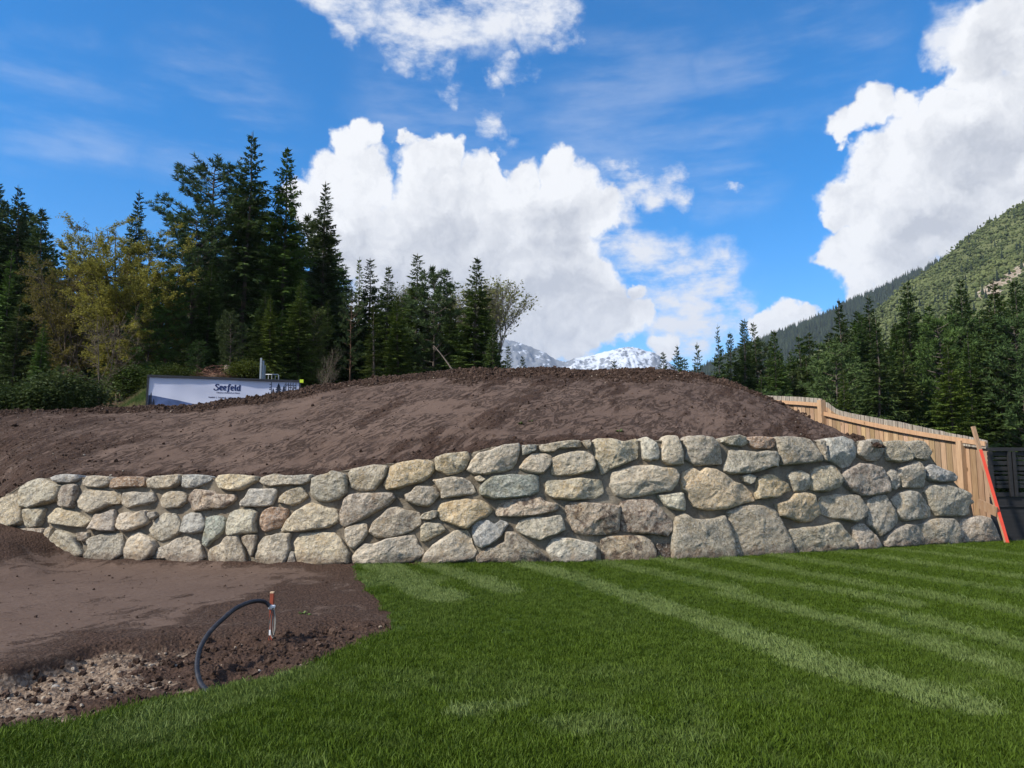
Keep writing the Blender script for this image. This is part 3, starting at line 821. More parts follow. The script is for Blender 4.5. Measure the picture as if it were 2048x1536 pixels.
def build_wall():
    root = empty('stone_wall', (0, WY(0), 0), 'long curving retaining wall of big rough field stones set in mortar below the soil mound', 'wall')
    inv = Matrix.Translation(root.location).inverted()
    rr = random.Random(3)
    for line in STONES.strip().split('\n'):
        h, *nums = line.split()
        reg, tone = h[0], h[1]
        ox, oy, s = REG[reg]
        q = list(map(float, nums))
        P = [on_wall(ox + q[i] / s, oy + q[i + 1] / s) for i in range(0, len(q), 2)]
        P = [Vector((p.x, p.z)) for p in P]
        # one corner-cutting pass with tight corners keeps the hewn outline
        C = []
        for i in range(len(P)):
            a, b, c = P[i - 1], P[i], P[(i + 1) % len(P)]
            C += [b.lerp(a, 0.09), b.lerp(c, 0.09)]
        per = sum((C[i] - C[i - 1]).length for i in range(len(C)))
        m = int(min(88, max(30, per / 0.034)))
        O = resample(C, m)
        cen = sum(O, Vector((0, 0))) / m
        size = math.sqrt(abs(sum(O[i - 1].x * O[i].y - O[i].x * O[i - 1].y for i in range(m))) / 2)
        seed = Vector((rr.uniform(-50, 50), rr.uniform(-50, 50), rr.uniform(-50, 50)))
        O2 = []
        for p in O:
            d = (p - cen)
            k = 1.05 + (0.022 / max(size, .2)) * (mn.noise(Vector((p.x * 7, p.y * 7, 0)) + seed) + 0.7 * mn.noise(Vector((p.x * 19, p.y * 19, 3)) + seed))
            O2.append(cen + d * k)
        prot = 0.050 + 0.045 * min(size, 0.9) + rr.uniform(0, 0.035)
        if tone == 'd': prot = 0.0
        planes = []
        for k in range(rr.randint(3, 6)):
            a = rr.uniform(0, 6.283); sl = rr.uniform(0.08, 0.32)
            planes.append((math.cos(a) * sl, math.sin(a) * sl, rr.uniform(0.02, 0.13) * size))
        tilt = (rr.uniform(-.05, .05), rr.uniform(-.10, .03))
        rings = [(1.0, None, -0.20), (1.005, None, -0.05)]
        for t in (1.0, 0.993, 0.98, 0.96, 0.925, 0.86, 0.76, 0.67, 0.57, 0.46, 0.35, 0.24, 0.12): rings.append((t, 1, 0))
        V = []
        def surf(p, t):
            dx, dz = p.x - cen.x, p.y - cen.y
            e = (1 - t ** 17.0) ** (1 / 2.4) if t < 1 else 0.0
            fac = min([0.02] + [a * dx + b * dz + c for a, b, c in planes])
            v = Vector((p.x, p.y, 0)) + seed
            nz = 0.020 * mn.noise(v * 3.1) + 0.012 * mn.noise(v * 7.3) + 0.010 * mn.noise(v * 16) + 0.007 * mn.noise(v * 34)
            nz += 0.016 * (abs(mn.noise(v * 4.4)) - 0.2)
            return e * (prot + max(fac, -0.8 * prot) + tilt[0] * dx + tilt[1] * dz) + nz * min(1.0, 0.35 + e)
        for t, on, p0 in rings:
            for p in O2:
                qn = cen + (p - cen) * t
                V.append(wall_pt(qn.x, qn.y, p0 if on is None else surf(qn, t)))
        V.append(wall_pt(cen.x, cen.y, surf(cen, 0)))
        nr = len(rings)
        Fc = [(r * m + i, r * m + (i + 1) % m, (r + 1) * m + (i + 1) % m, (r + 1) * m + i) for r in range(nr - 1) for i in range(m)]
        Fc += [((nr - 1) * m + i, (nr - 1) * m + (i + 1) % m, nr * m) for i in range(m)]
        c3 = wall_pt(cen.x, cen.y, 0)
        me = mesh('stone', [v - c3 for v in V], Fc, True)
        me.set_sharp_from_angle(angle=math.radians(24))
        o = link('stone', me, M_STONE, root)
        o.location = inv @ c3
        col = TONES[tone]
        j = [rr.uniform(0.90, 1.10) for _ in range(2)]
        o.color = (col[0] * j[0], col[1] * j[0], col[2] * j[0] * (0.94 + 0.12 * rr.random()), 0.15 if tone == 'k' else (0.5 if tone in 'rp' and rr.random() < .3 else 1.0))
    # mortar: one rough sheet behind the stone faces, its top running back into the bank
    xs = np.arange(-70, 2007, 4.0)
    V = []
    ts = np.concatenate([np.linspace(0, 1, 64)])
    rows = len(ts) + 3
    for x in xs:
        top = on_wall(x, float(interp(x, WALL_TOP)) + 3)
        for k in (0.75, 0.35, 0.02):                                   # top of the wall, back to front
            V.append(wall_pt(top.x, top.z - 0.02 + 0.02 * mn.noise(Vector((top.x * 4, k * 5, 0))), -k) - Vector((0, 0, 0.06 * k)))
        for t in ts:
            z = top.z + (-0.25 - top.z) * t
            X = top.x
            v = Vector((X, z, 1.7))
            p = 0.024 * mn.noise(v * 2.2) + 0.022 * mn.noise(v * 5.5) + 0.012 * mn.noise(v * 13) + 0.006 * mn.noise(v * 29) - 0.028
            V.append(wall_pt(X, z, p))
    nc, nrw = len(xs), rows
    i = (np.arange(nc - 1)[:, None] * nrw + np.arange(nrw - 1)[None, :]).ravel()
    Fm = np.stack([i, i + 1, i + nrw + 1, i + nrw], 1)
    me = mesh('mortar', [inv @ v for v in V], Fm, True)
    link('mortar', me, M_MORTAR, root)
build_wall()

# ------------------------------------------------------------------ soil mound behind the wall
CREST = [(-320, 828), (-100, 825), (0, 823), (100, 821), (200, 819), (262, 818), (300, 814), (360, 812), (430, 806), (500, 796), (560, 788), (600, 781), (640, 772), (700, 764), (760, 757), (800, 752), (870, 746), (940, 739), (1020, 738), (1100, 737), (1150, 740),
         (1210, 741), (1260, 739), (1310, 741), (1350, 745), (1400, 751), (1440, 759), (1480, 771), (1520, 789), (1560, 807), (1600, 827), (1650, 850), (1700, 872), (1730, 882), (1760, 889)]
CREST_D = [(-320, 19), (300, 19.5), (700, 20), (1250, 20), (1400, 19.5), (1480, 18.5), (1600, 16.8), (1700, 14.9), (1730, 14.3), (1760, 14.2)]
def floor_z(X, Y):
    """height of the wooded ground behind the mound"""
    px = 1024 + F * np.asarray(X, float) / np.maximum(np.asarray(Y, float), 1)
    A = sstep(1260, 760, px)
    s = 0.11 + 0.13 * np.exp(-((px - 450) / 170) ** 2)
    z = A * (2.65 + s * np.clip(np.asarray(Y) - 20, 0, 16) + 0.05 * np.clip(np.asarray(Y) - 36, 0, 60)) - (1 - A) * 0.1
    z = z + 0.62 * np.exp(-(((px - 305) / 52) ** 2 + ((np.asarray(Y) - 26.2) / 1.5) ** 2)) * (px < 700)
    return z
def build_mound():
    xs = np.concatenate([np.arange(-320, -20, 12.0), np.arange(-20, 1762, 3.4)])
    T = np.linspace(0, 1, 150)
    back = 14
    nr = len(T) + back
    Z = np.zeros((len(xs), nr, 3)); LO = np.zeros((len(xs), nr)); 
    for i, x in enumerate(xs):
        xw = max(-70.0, min(1850.0, x))
        w = on_wall(x, float(interp(xw, WALL_TOP)) + 7) if x > -70 else None
        if w is None: w = at(x, 1016 + (-70 - x) * 0.02, 13.7)
        nrm = WN(max(-11, min(12, w.x)))
        yb, zb = w.y + 0.16, w.z
        dc = float(interp(x, CREST_D)); pc = at(x, float(interp(x, CREST)), dc)
        k = (w.x / w.y)
        Y = yb + (dc - yb) * T
        g = 1 - (1 - T) ** 1.18
        zz = zb + (pc.z - zb) * g
        r = (w.x + (pc.x - w.x) * T)
        Xc = Y * (w.x / w.y + (pc.x / pc.y - w.x / w.y) * T)
        Z[i, :len(T)] = np.stack([Xc, Y, zz], 1)
        bt = np.linspace(0.05, 1, back)
        Yb = dc + bt * 6.5
        Xb = Yb * (pc.x / pc.y)
        zf = floor_z(Xb, Yb) - 0.12
        zb2 = pc.z + (np.minimum(zf, pc.z) - pc.z) * sstep(0, 1, bt) ** 0.8 - 0.08 * bt
        Z[i, len(T):] = np.stack([Xb, Yb, zb2], 1)
        LO[i, :len(T)] = T; LO[i, len(T):] = 1 + bt
    X, Y, zz = Z[..., 0], Z[..., 1], Z[..., 2]
    PX = np.repeat(xs[:, None], nr, 1)
    T2 = LO
    # loose, cloddy soil along the crest, in streaks and along the wall
    band = interp(PX, [(-320, .12), (250, .12), (420, .22), (600, .20), (800, .17), (1000, .30), (1250, .34), (1400, .20), (1500, .08), (1600, .05), (1760, .05)])
    crest = sstep(1 - band * 1.25, 1 - band * 0.55, T2 + (fbm(X * 0.9, Y * 0.9, 4, 2) - 0.5) * 0.22)
    pr = fbm((X * 0.40 + Y * 0.92) * 0.30, (-X * 0.92 + Y * 0.40) * 1.15, 5, 12, 0.6)
    patch = sstep(0.57, 0.70, pr)
    foot = sstep(0.09, 0.0, T2 + (fbm(X * 2, Y * 2, 3, 4) - 0.5) * 0.08)
    left = sstep(330, 60, PX + (fbm(X * .8, Y * .8, 4, 6) - .5) * 360) * 0.45
    right = sstep(1150, 1500, PX + (fbm(X * .8, Y * .8, 4, 16) - .5) * 420) * 0.20
    loose = np.clip(np.maximum.reduce([crest, patch * 0.55, foot, left, right]), 0, 1)
    n1 = fbm(X * 1.1, Y * 1.1, 4, 21) - 0.5
    n2 = fbm(X * 5.5, Y * 5.5, 4, 22, 0.6) - 0.5
    n3 = fbm(X * 16, Y * 16, 2, 23) - 0.5
    amp = sstep(0.0, 0.06, T2)
    zz = zz + amp * (n1 * 0.10 + n2 * (0.020 + 0.11 * loose * (0.35 + 0.65 * crest)) + n3 * (0.010 + 0.05 * loose))
    Z[..., 2] = zz
    me = mesh('soil_mound', Z.reshape(-1, 3), grid_faces(len(xs), nr)[:, ::-1].copy(), True, {'loose': loose.ravel(), 'pale': np.zeros(loose.size)})
    link('soil_mound', me, M_SOIL, kind='structure', label='smooth bank of bare brown earth heaped up behind the stone wall', cat='earth mound')
    return Z.reshape(-1, 3), loose.ravel(), PX.ravel(), T2.ravel(), crest.ravel()
MOUND = build_mound()

# clods and pebbles
def build_clods():
    m, nt, out = new_mat('clod_soil')
    n = N(nt); p = n.pos(); t = n.attr('tint', 'INSTANCER')
    c = n.mix(t, (0.036, 0.022, 0.016), (0.105, 0.070, 0.054))
    n.bsdf(out, c, 0.95, n.bump(n.noise(p, 40, 4, 0.7), 0.8, 0.03), spec=0.1)
    lm = lump(1, 2, 0.6, 0.75, 1.6)
    V, loose, PX, T2, crest = MOUND
    wgt = np.where((T2 <= 1.25), 0.015 + 1.0 * crest + 0.38 * loose ** 2, 0.0)
    area = np.where(T2 < 1, 1, 3.0)
    wgt = wgt * area; wgt /= wgt.sum()
    i = RNG.choice(len(V), 34000, p=wgt)
    pts = V[i] + RNG.normal(0, 0.03, (len(i), 3)) * (1, 1, 0.15)
    s = RNG.lognormal(math.log(0.014), 0.55, len(i)).clip(0.006, 0.06) * np.where(crest[i] > 0.5, 1.15, 0.8)
    xs, ys, z, below, pale = BED
    j = RNG.integers(0, len(ys), 90000); k = RNG.integers(0, len(xs), 90000)
    X = xs[k] + RNG.normal(0, .02, len(k)); Y = ys[j] + RNG.normal(0, .02, len(k))
    b = below[j, k]
    keep = (RNG.random(len(k)) < (0.015 + 0.42 * b)) & ~in_poly(X, Y, LAWN) & (np.abs(1024 + F * X / Y) < 2000) & (Y < WYv(X) - 0.1)
    X, Y, zz, b, pl = X[keep], Y[keep], z[j, k][keep], b[keep], pale[j, k][keep]
    s2 = RNG.lognormal(math.log(0.012), 0.6, len(X)).clip(0.004, 0.034) * np.where(b > .4, 1.1, 0.6)
    stone = RNG.random(len(X)) < np.clip(0.02 + 0.42 * pl, 0, 0.5)
    P = np.concatenate([pts, np.column_stack([X, Y, zz])[~stone]]); S = np.concatenate([s, s2[~stone]])
    scatter('soil_clods', P, rand_rot(len(P)), S, RNG.uniform(0, 1, len(P)) ** 1.6, lm, m, 'dark loose clods of earth strewn over the mound and the bed', 'soil')
    # pebbles
    m, nt, out = new_mat('pebble')
    n = N(nt); p = n.pos(); t = n.attr('tint', 'INSTANCER')
    c = n.mix(t, (0.15, 0.108, 0.078), (0.42, 0.36, 0.29))
    c = n.mix(n.math('MULTIPLY', n.ramp(n.noise(p, 30, 4, 0.7), 0.45, 0.7), 0.4), c, (0.16, 0.12, 0.09))
    n.bsdf(out, c, 0.85, spec=0.2)
    pm = lump(8, 2, 0.45, 0.62, 1.1)
    ii = RNG.choice(len(V), 260, p=wgt)
    Pp = np.concatenate([np.column_stack([X, Y, zz])[stone], V[ii] + (0, 0, 0.01)])
    Sp = np.concatenate([s2[stone] * 0.62, RNG.uniform(0.010, 0.026, 260)])
    scatter('pebbles', Pp, rand_rot(len(Pp), 0.4), Sp, RNG.uniform(0, 1, len(Pp)), pm, m, 'small pale pebbles lying in the bare soil', 'gravel')
build_clods()

# ------------------------------------------------------------------ timber
def wood_material(name, a, b, grey=0.0, scale=(9, 9, 0.9)):
    m, nt, out = new_mat(name)
    n = N(nt)
    oi = n.node('ShaderNodeObjectInfo'); rnd = oi.outputs['Random']
    p = n.obj()
    off = n.node('ShaderNodeCombineXYZ'); n.put(off.inputs[0], n.math('MULTIPLY', rnd, 37)); n.put(off.inputs[2], n.math('MULTIPLY', rnd, 53))
    q = n.vec('ADD', p, off.outputs[0])
    g = n.noise(n.mapping(q, scale=scale), 2.2, 6, 0.65, 1.2)
    g2 = n.noise(n.mapping(q, scale=(40, 40, 1.6)), 1.5, 3, 0.6)
    c = n.mix(n.ramp(g, 0.3, 0.7), a, b)
    c = n.mix(n.math('MULTIPLY', n.ramp(g2, 0.5, 0.7), 0.45), c, tuple(x * 0.55 for x in a))
    knot = n.voro(n.mapping(q, scale=(6, 6, 2.0)), 1.0, 'F1')
    c = n.mix(n.ramp(knot, 0.06, 0.13, 0.8, 0.0), c, (0.10, 0.055, 0.025))
    tone = n.mix(1.0, c, oi.outputs['Color'], 'MULTIPLY')
    z = n.node('ShaderNodeSeparateXYZ'); n.put(z.inputs[0], p)
    gm = n.math('ADD', n.math('MULTIPLY', n.attr('weather'), 1.2), n.math('MULTIPLY_ADD', g, 0.9, -0.55))
    c = n.mix(n.math('MULTIPLY', n.ramp(gm, 0.2, 0.9), 0.85), tone, n.mix(n.ramp(g2, 0.35, 0.65), (0.40, 0.38, 0.33), (0.13, 0.115, 0.10)))
    n.bsdf(out, c, 0.75, n.bump(n.math('ADD', g, g2), 0.3, 0.006), spec=0.2)
    return m
M_BOARD = wood_material('larch_board', (0.39, 0.255, 0.155), (0.50, 0.35, 0.225))
M_BEAM = wood_material('larch_beam', (0.40, 0.255, 0.15), (0.49, 0.33, 0.205))
def plank_mesh(w, t, h0, h1, h1b, strip=0.0, rr=random):
    """upright board; its top slopes from h1 to h1b; 'weather' is 1 on the exposed strip near the top"""
    V, W = [], []
    cuts = [h0, h0 + 0.6 * (h1 - h0), h1 - strip - 0.02, h1 - strip, h1]
    for k, h in enumerate(cuts):
        d = (h1b - h1) if k >= 2 else 0
        for (x, y) in ((-w / 2, -t / 2), (w / 2, -t / 2), (w / 2, t / 2), (-w / 2, t / 2)):
            V.append((x, y, h + d * (0.5 + x / w))); W.append(0.0 if k < 3 else 1.0)
    F_ = [(0, 3, 2, 1), (16, 17, 18, 19)]
    for k in range(4):
        for j in range(4): F_.append((k * 4 + j, k * 4 + (j + 1) % 4, k * 4 + 4 + (j + 1) % 4, k * 4 + 4 + j))
    return mesh('board', V, F_, False, {'weather': W})

def build_fence():
    rr = random.Random(21)
    E = Vector((10.60, 16.2)); C = Vector((9.06, 21.0)); D = Vector((7.75, 23.9))
    root = empty('wooden_fence', (C.x, C.y, 0.9), 'tall fence of upright raw larch boards stepping down the slope behind the wall', 'fence')
    inv = Matrix.Translation(root.location).inverted()
    top1 = [(1652, 803), (1660, 809), (1668, 816), (1680, 821), (1700, 826), (1760, 837), (1800, 844), (1850, 855), (1900, 866), (1945, 875), (1975, 881)]
    top2 = [(1500, 788), (1520, 790), (1600, 794), (1658, 798)]
    def zt(p, prof):
        px, _ = pxof(p.x, p.y, 3)
        for _ in range(3):
            py = float(interp(px, prof)); q = at(px, py, p.y); px, _ = pxof(p.x, p.y, q.z)
        return q.z
    def run(A, B, prof, w, drop):
        d = (B - A); L = d.length; d = d / L
        nrm = Vector((d.y, -d.x))
        if nrm.y > 0: nrm = -nrm
        k = int(L / w)
        rz = math.atan2(d.y, d.x)
        for i in range(k):
            u = (i + 0.5) * L / k
            p = A + d * u
            za, zb = zt(A + d * (u - w / 2), prof), zt(A + d * (u + w / 2), prof)
            jit = rr.uniform(-0.004, 0.004)
            me = plank_mesh(L / k - 0.013 - rr.uniform(0, .007), 0.024, -drop, 0.0, zb - za, 0.13, rr)
            o = link('board', me, M_BOARD, root)
            q = p - nrm * (rr.uniform(0, 0.008))
            o.location = inv @ Vector((q.x, q.y, (za if True else 0) + jit))
            o.rotation_euler = (0, 0, rz)
            g = rr.uniform(0.50, 1.08)
            o.color = (g, g * rr.uniform(0.93, 1.03), g * rr.uniform(0.85, 1.05), 1)
        # rail in front of the boards, following the top
        mb = MB(); n = 14
        pr = []
        for i in range(n + 1):
            p = A + d * (L * i / n) + nrm * 0.04
            z = zt(A + d * (L * i / n), prof) - 0.135 if prof is not top1 else None
            pr.append((p, z))
        if prof is top1:
            z0 = at(1935, 883, E.y).z; z1 = at(1661, 823, C.y).z
            pr = [(p, z0 + (z1 - z0) * (i / n) - 0.06 * math.sin(math.pi * i / n)) for i, (p, z) in enumerate(pr)]
        V, Fc = [], []
        for p, z in pr:
            for (a, b) in ((0.0, 0.0), (0.05, 0.0), (0.05, -0.105), (0.0, -0.105)):
                V.append((p.x + nrm.x * a, p.y + nrm.y * a, z + b))
        for i in range(n):
            for j in range(4): Fc.append((i * 4 + j, i * 4 + (j + 1) % 4, i * 4 + 4 + (j + 1) % 4, i * 4 + 4 + j))
        Fc += [(0, 1, 2, 3), (4 * n + 3, 4 * n + 2, 4 * n + 1, 4 * n)]
        me = mesh('rail', [inv @ Vector(v) for v in V], Fc, False, {'weather': [0.0] * len(V)})
        o = link('rail', me, M_BEAM, root); o.color = (1.05, 0.98, 0.95, 1)
        return d, nrm
    d1, n1 = run(E, C, top1, 0.150, 2.05)
    d2, n2 = run(C + d2v(C, D) * 0.05, D, top2, 0.150, 2.0)
    for p, w, zt_, zb in ((C + n1 * 0.09, 0.16, at(1650, 801, C.y).z + 0.01, 0.6), (E + d1 * 0.62 + n1 * 0.075, 0.13, at(1940, 881, E.y + .5).z, -0.2)):
        mb = MB(); mb.box((-w / 2, -w / 2, zb), (w / 2, w / 2, zt_))
        me = mesh('post', mb.v, mb.f, False, {'weather': [0.0] * 8})
        o = link('post', me, M_BEAM, root); o.location = inv @ Vector((p.x, p.y, 0)); o.rotation_euler = (0, 0, math.atan2(d1.y, d1.x)); o.color = (1, 1, 1, 1)
    # short weathered cap boards at the free end
    za = at(1977, 882, E.y).z
    mb = MB(); mb.box((-0.02, -0.02, -0.17), (0.62, 0.02, -0.08))
    me = mesh('cap_board', mb.v, mb.f, False, {'weather': [1.0] * 8})
    o = link('cap_board', me, M_BOARD, root, label='greyed short board at the free end'); o.location = inv @ Vector((E.x + n1.x * .05, E.y + n1.y * .05, za)); o.rotation_euler = (0, math.radians(-8), math.atan2(d1.y, d1.x)); o.color = (.9, .9, .9, 1)
def d2v(a, b): return (b - a).normalized()
build_fence()

def build_gate():
    m, nt, out = new_mat('black_timber')
    n = N(nt); p = n.obj()
    g = n.noise(n.mapping(p, scale=(1, 8, 8)), 3, 5, 0.6)
    c = n.mix(g, (0.009, 0.009, 0.010), (0.036, 0.036, 0.039))
    n.bsdf(out, c, 0.6, n.bump(g, 0.3, 0.01), spec=0.3)
    Y = 15.75; Z = lambda y: at(2000, y, Y).z
    X = lambda x: at(x, 930, Y).x
    root = empty('slatted_gate', (X(1975), Y, 0), 'black timber gate with slats and a dark solid lower half beside the wooden fence', 'gate')
    inv = Matrix.Translation(root.location).inverted()
    def bx(name, x0, x1, y0, y1, d0, d1):
        mb = MB(); mb.box((X(x0), Y + d0, Z(y1)), (X(x1), Y + d1, Z(y0)))
        return link(name, mesh(name, [inv @ Vector(v) for v in mb.v], mb.f, False), m, root)
    bx('top_rail', 1977, 2210, 895, 902, -0.05, 0.05)
    for x0, x1 in ((1976, 1984), (2015, 2021), (2024, 2030), (2062, 2068), (2071, 2077), (2110, 2118), (2160, 2168)):
        bx('upright', x0, x1, 903, 993, -0.045, 0.0)
    for y0, y1 in ((904, 911), (914, 919), (922, 930), (933, 941), (944, 948), (952, 959), (962, 967), (969, 976)):
        bx('slat', 1977, 2208, y0, y1, 0.004, 0.03)
    bx('middle_rail', 1977, 2208, 985, 993, -0.02, 0.03)
    bx('lower_panel', 1977, 2210, 994, 1085, 0.01, 0.05)
    bx('bottom_rail', 1977, 2210, 1011, 1014, -0.02, 0.009)
    bx('lower_frame', 1977, 2210, 1080, 1090, -0.04, 0.009)
    o = link('back_board', None, None, root) if False else None
build_gate()

def build_stake():
    """leaning lath: raw wood, its outer face sprayed neon orange"""
    om, nt, out = new_mat('neon_orange_paint')
    n = N(nt); p = n.obj()
    g = n.noise(n.mapping(p, scale=(20, 20, 3)), 2, 5, 0.7)
    c = n.mix(n.ramp(g, 0.3, 0.75), (0.90, 0.085, 0.045), (0.72, 0.10, 0.06))
    n.bsdf(out, c, 0.6, spec=0.3)
    B = gz(2003, 1087, 0.0); B = Vector((B.x, 14.95, -0.05)); T = at(1946, 853, 15.35)
    root = empty('marking_stake', B, 'leaning raw wooden lath sprayed neon orange at the end of the stone wall', 'stake')
    ax = (T - B); L = ax.length; z = ax.normalized()
    fwd = Vector((-1.0, -0.15, 0)); x = (fwd - z * fwd.dot(z)).normalized(); y = z.cross(x)
    M = Matrix((x, y, z)).transposed().to_4x4()
    w, t = 0.072, 0.052
    mb = MB(); mb.box((-w / 2, -t / 2, 0), (w / 2, t / 2, L))
    o = link('lath', mesh('lath', [M @ Vector(v) for v in mb.v], mb.f, False, {'weather': [0.25] * 8}), M_BOARD, root)
    o.color = (0.85, 0.8, 0.8, 1)
    mb = MB(); mb.box((-w / 2 + .002, t / 2, 0.02), (w / 2 + .004, t / 2 + .004, L * 0.80))
    mb.build('painted_face', om, root).data.transform(M)
    # short board nailed across
    A = at(1964, 1010, 15.45); Bq = at(1994, 1024, 15.02)
    r2 = empty('short_plank', A, 'short grey-brown plank fixed between the orange stake and the fence', 'plank')
    d = (Bq - A); L2 = d.length; xx = d.normalized(); zz = Vector((0, 0, 1)); zz = (zz - xx * zz.dot(xx)).normalized(); yy = zz.cross(xx)
    M2 = Matrix((xx, yy, zz)).transposed().to_4x4()
    mb = MB(); mb.box((-0.1, -0.014, -0.10), (L2, 0.014, 0.10))
    o = link('plank', mesh('plank', [M2 @ Vector(v) for v in mb.v], mb.f, False, {'weather': [0.35] * 8}), M_BOARD, r2); o.color = (0.72, 0.66, 0.62, 1)
    for a in (0.03, L2 - 0.05): MB().tube([M2 @ Vector((a, -0.016, 0.04)), M2 @ Vector((a, -0.020, 0.04))], 0.006, 6).build('nail', M_BEAM, r2)
build_stake()

# ------------------------------------------------------------------ banner
def flat_mat(name, col, rough=0.6, noise_amt=0.0):
    m, nt, out = new_mat(name)
    n = N(nt); p = n.obj()
    c = n.mix(n.ramp(n.noise(p, 3.0, 5, 0.65), 0.3, 0.7), col, tuple(min(1, v * (1 + noise_amt)) for v in col)) if noise_amt else col
    n.bsdf(out, c, rough, spec=0.25)
    return m
def text_mesh(s, size, bold=0.0, shear=0.0, space=1.0):
    cu = bpy.data.curves.new('lettering', 'FONT')
    cu.body = s; cu.size = size; cu.align_x = 'CENTER'; cu.align_y = 'CENTER'; cu.offset = bold; cu.shear = shear; cu.space_character = space
    cu.resolution_u = 3
    o = bpy.data.objects.new('lettering', cu)
    COL.objects.link(o)
    dg = bpy.context.evaluated_depsgraph_get()
    me = bpy.data.meshes.new_from_object(o.evaluated_get(dg))
    COL.objects.unlink(o); bpy.data.objects.remove(o)
    me.name = 'lettering'
    me.materials.clear()
    return me
def stroke(mb, pts, w0, w1=None, y=0.0, n=6):
    """flat pen stroke with a broad nib"""
    pts = [Vector((p[0], p[1])) for p in pts]
    out = []
    for i in range(len(pts) - 1):
        a = pts[max(i - 1, 0)]; b = pts[i]; c = pts[i + 1]; d = pts[min(i + 2, len(pts) - 1)]
        for k in range(n):
            t = k / n
            out.append(0.5 * ((2 * b) + (c - a) * t + (2 * a - 5 * b + 4 * c - d) * t * t + (3 * b - a - 3 * c + d) * t ** 3))
    out.append(pts[-1])
    V = []
    for i, p in enumerate(out):
        t = (out[min(i + 1, len(out) - 1)] - out[max(i - 1, 0)]).normalized()
        w = w0 + ((w1 or w0) - w0) * i / (len(out) - 1)
        nib = w * (0.62 + 0.5 * abs(t.y)) / 2
        nn = Vector((-t.y, t.x)) * nib
        V += [(p.x + nn.x, y, p.y + nn.y), (p.x - nn.x, y, p.y - nn.y)]
    mb.add(V, [(2 * i, 2 * i + 1, 2 * i + 3, 2 * i + 2) for i in range(len(out) - 1)])
def build_banner():
    A = at(299, 752, 23.4); B = at(599, 763, 24.6)
    L = (Vector((B.x, B.y)) - Vector((A.x, A.y))).length
    dz = B.z - A.z
    root = empty('advertising_banner', A, 'long pale banner with dark blue lettering stretched on a fence behind the mound', 'banner')
    root.rotation_euler = (0, 0, math.atan2(B.y - A.y, B.x - A.x))
    H = 1.75
    sl = dz / L
    m, nt, out = new_mat('banner_vinyl')
    n = N(nt); p = n.obj()
    s = n.node('ShaderNodeSeparateXYZ'); n.put(s.inputs[0], p)
    c = n.mix(n.ramp(s.outputs[2], -1.3, -0.1, smooth=False), (0.66, 0.67, 0.76), (0.50, 0.53, 0.68))
    n.bsdf(out, c, 0.5, spec=0.3)
    nx, nz = 140, 44
    def ripple(x, z):
        return 0.018 * math.sin(x * 2.4 + z * 1.9 + 1.5 * mn.noise(Vector((x * .7, z, 0)))) + 0.02 * mn.noise(Vector((x * 1.6 + z * 1.2, z * 1.3 - x * .4, 2))) - 0.03
    V = []
    for j in range(nz):
        for i in range(nx):
            x = L * i / (nx - 1); z = -0.03 - (H - 0.03) * j / (nz - 1)
            V.append((x, ripple(x, z), z + sl * x))
    me = mesh('sheet', V, grid_faces(nz, nx)[:, ::-1].copy(), True)
    link('sheet', me, m, root)
    def skin(me_, mat, name, **k):
        for v in me_.vertices: v.co = (v.co.x, v.co.y - 0.005 + ripple(v.co.x, v.co.z), v.co.z + sl * v.co.x)
        return link(name, me_, mat, root, **k)
    navy = flat_mat('navy_print', (0.012, 0.026, 0.105))
    hill = flat_mat('blue_hill_print', (0.060, 0.090, 0.190), noise_amt=0.7)
    firm = flat_mat('dark_tree_print', (0.012, 0.016, 0.030), noise_amt=0.8)
    pxm = L / 300.0
    # word mark, drawn with a broad nib, letters as on the sheet
    u = 8.6 * pxm                                       # x-height unit
    mb = MB(); X = 0.0; w = 2.9 * pxm
    def put(strokes, adv):
        nonlocal X
        for st in strokes: stroke(mb, [(X + a * u, b * u) for a, b in st], w)
        X += adv * u
    S = [[(1.02, 1.18), (0.80, 1.42), (0.42, 1.36), (0.30, 1.08), (0.55, 0.82), (0.86, 0.56), (0.76, 0.14), (0.36, 0.0), (0.0, 0.10), (-0.14, 0.32)]]
    e = [[(0.16, 0.48), (0.52, 0.62), (0.56, 0.90), (0.30, 1.0), (0.08, 0.72), (0.10, 0.26), (0.34, 0.04), (0.66, 0.20)]]
    f = [[(0.86, 1.34), (0.62, 1.48), (0.42, 1.22), (0.36, 0.5), (0.28, -0.18), (0.04, -0.38)], [(0.06, 0.92), (0.40, 0.98), (0.72, 1.0)]]
    l = [[(0.20, 1.46), (0.16, 0.7), (0.20, 0.14), (0.46, 0.06)]]
    d = [[(0.64, 0.86), (0.30, 1.0), (0.06, 0.62), (0.14, 0.14), (0.42, 0.06), (0.62, 0.36)], [(0.66, 1.46), (0.62, 0.7), (0.66, 0.14), (0.86, 0.06)]]
    for g, a in ((S, 1.20), (e, 0.86), (e, 0.84), (f, 0.88), (e, 0.86), (l, 0.60), (d, 0.9)): put(g, a)
    cx = (453 - 299) * pxm
    me = mesh('word_mark', [(v[0] - X / 2 + cx, v[1], v[2] - 25 * pxm) for v in mb.v], mb.f, False)
    skin(me, navy, 'word_mark')
    def line(txt, px, py, size, bold=0.0, space=1.0):
        me = text_mesh(txt, size, bold, 0, space)
        for v in me.vertices: v.co = (v.co.x + (px - 299) * pxm, 0, v.co.y - py * pxm)
        skin(me, navy, 'lettering', kind='stuff')
    line('TIROLS HOCHPLATEAU', 454, 30.5, 3.9 * pxm, 0.002, 1.16)
    line('Seefeld  |  Leutasch  |  Mösern  |  Reith  |  Scharnitz', 463, 40.5, 4.3 * pxm, 0.002, 1.05)
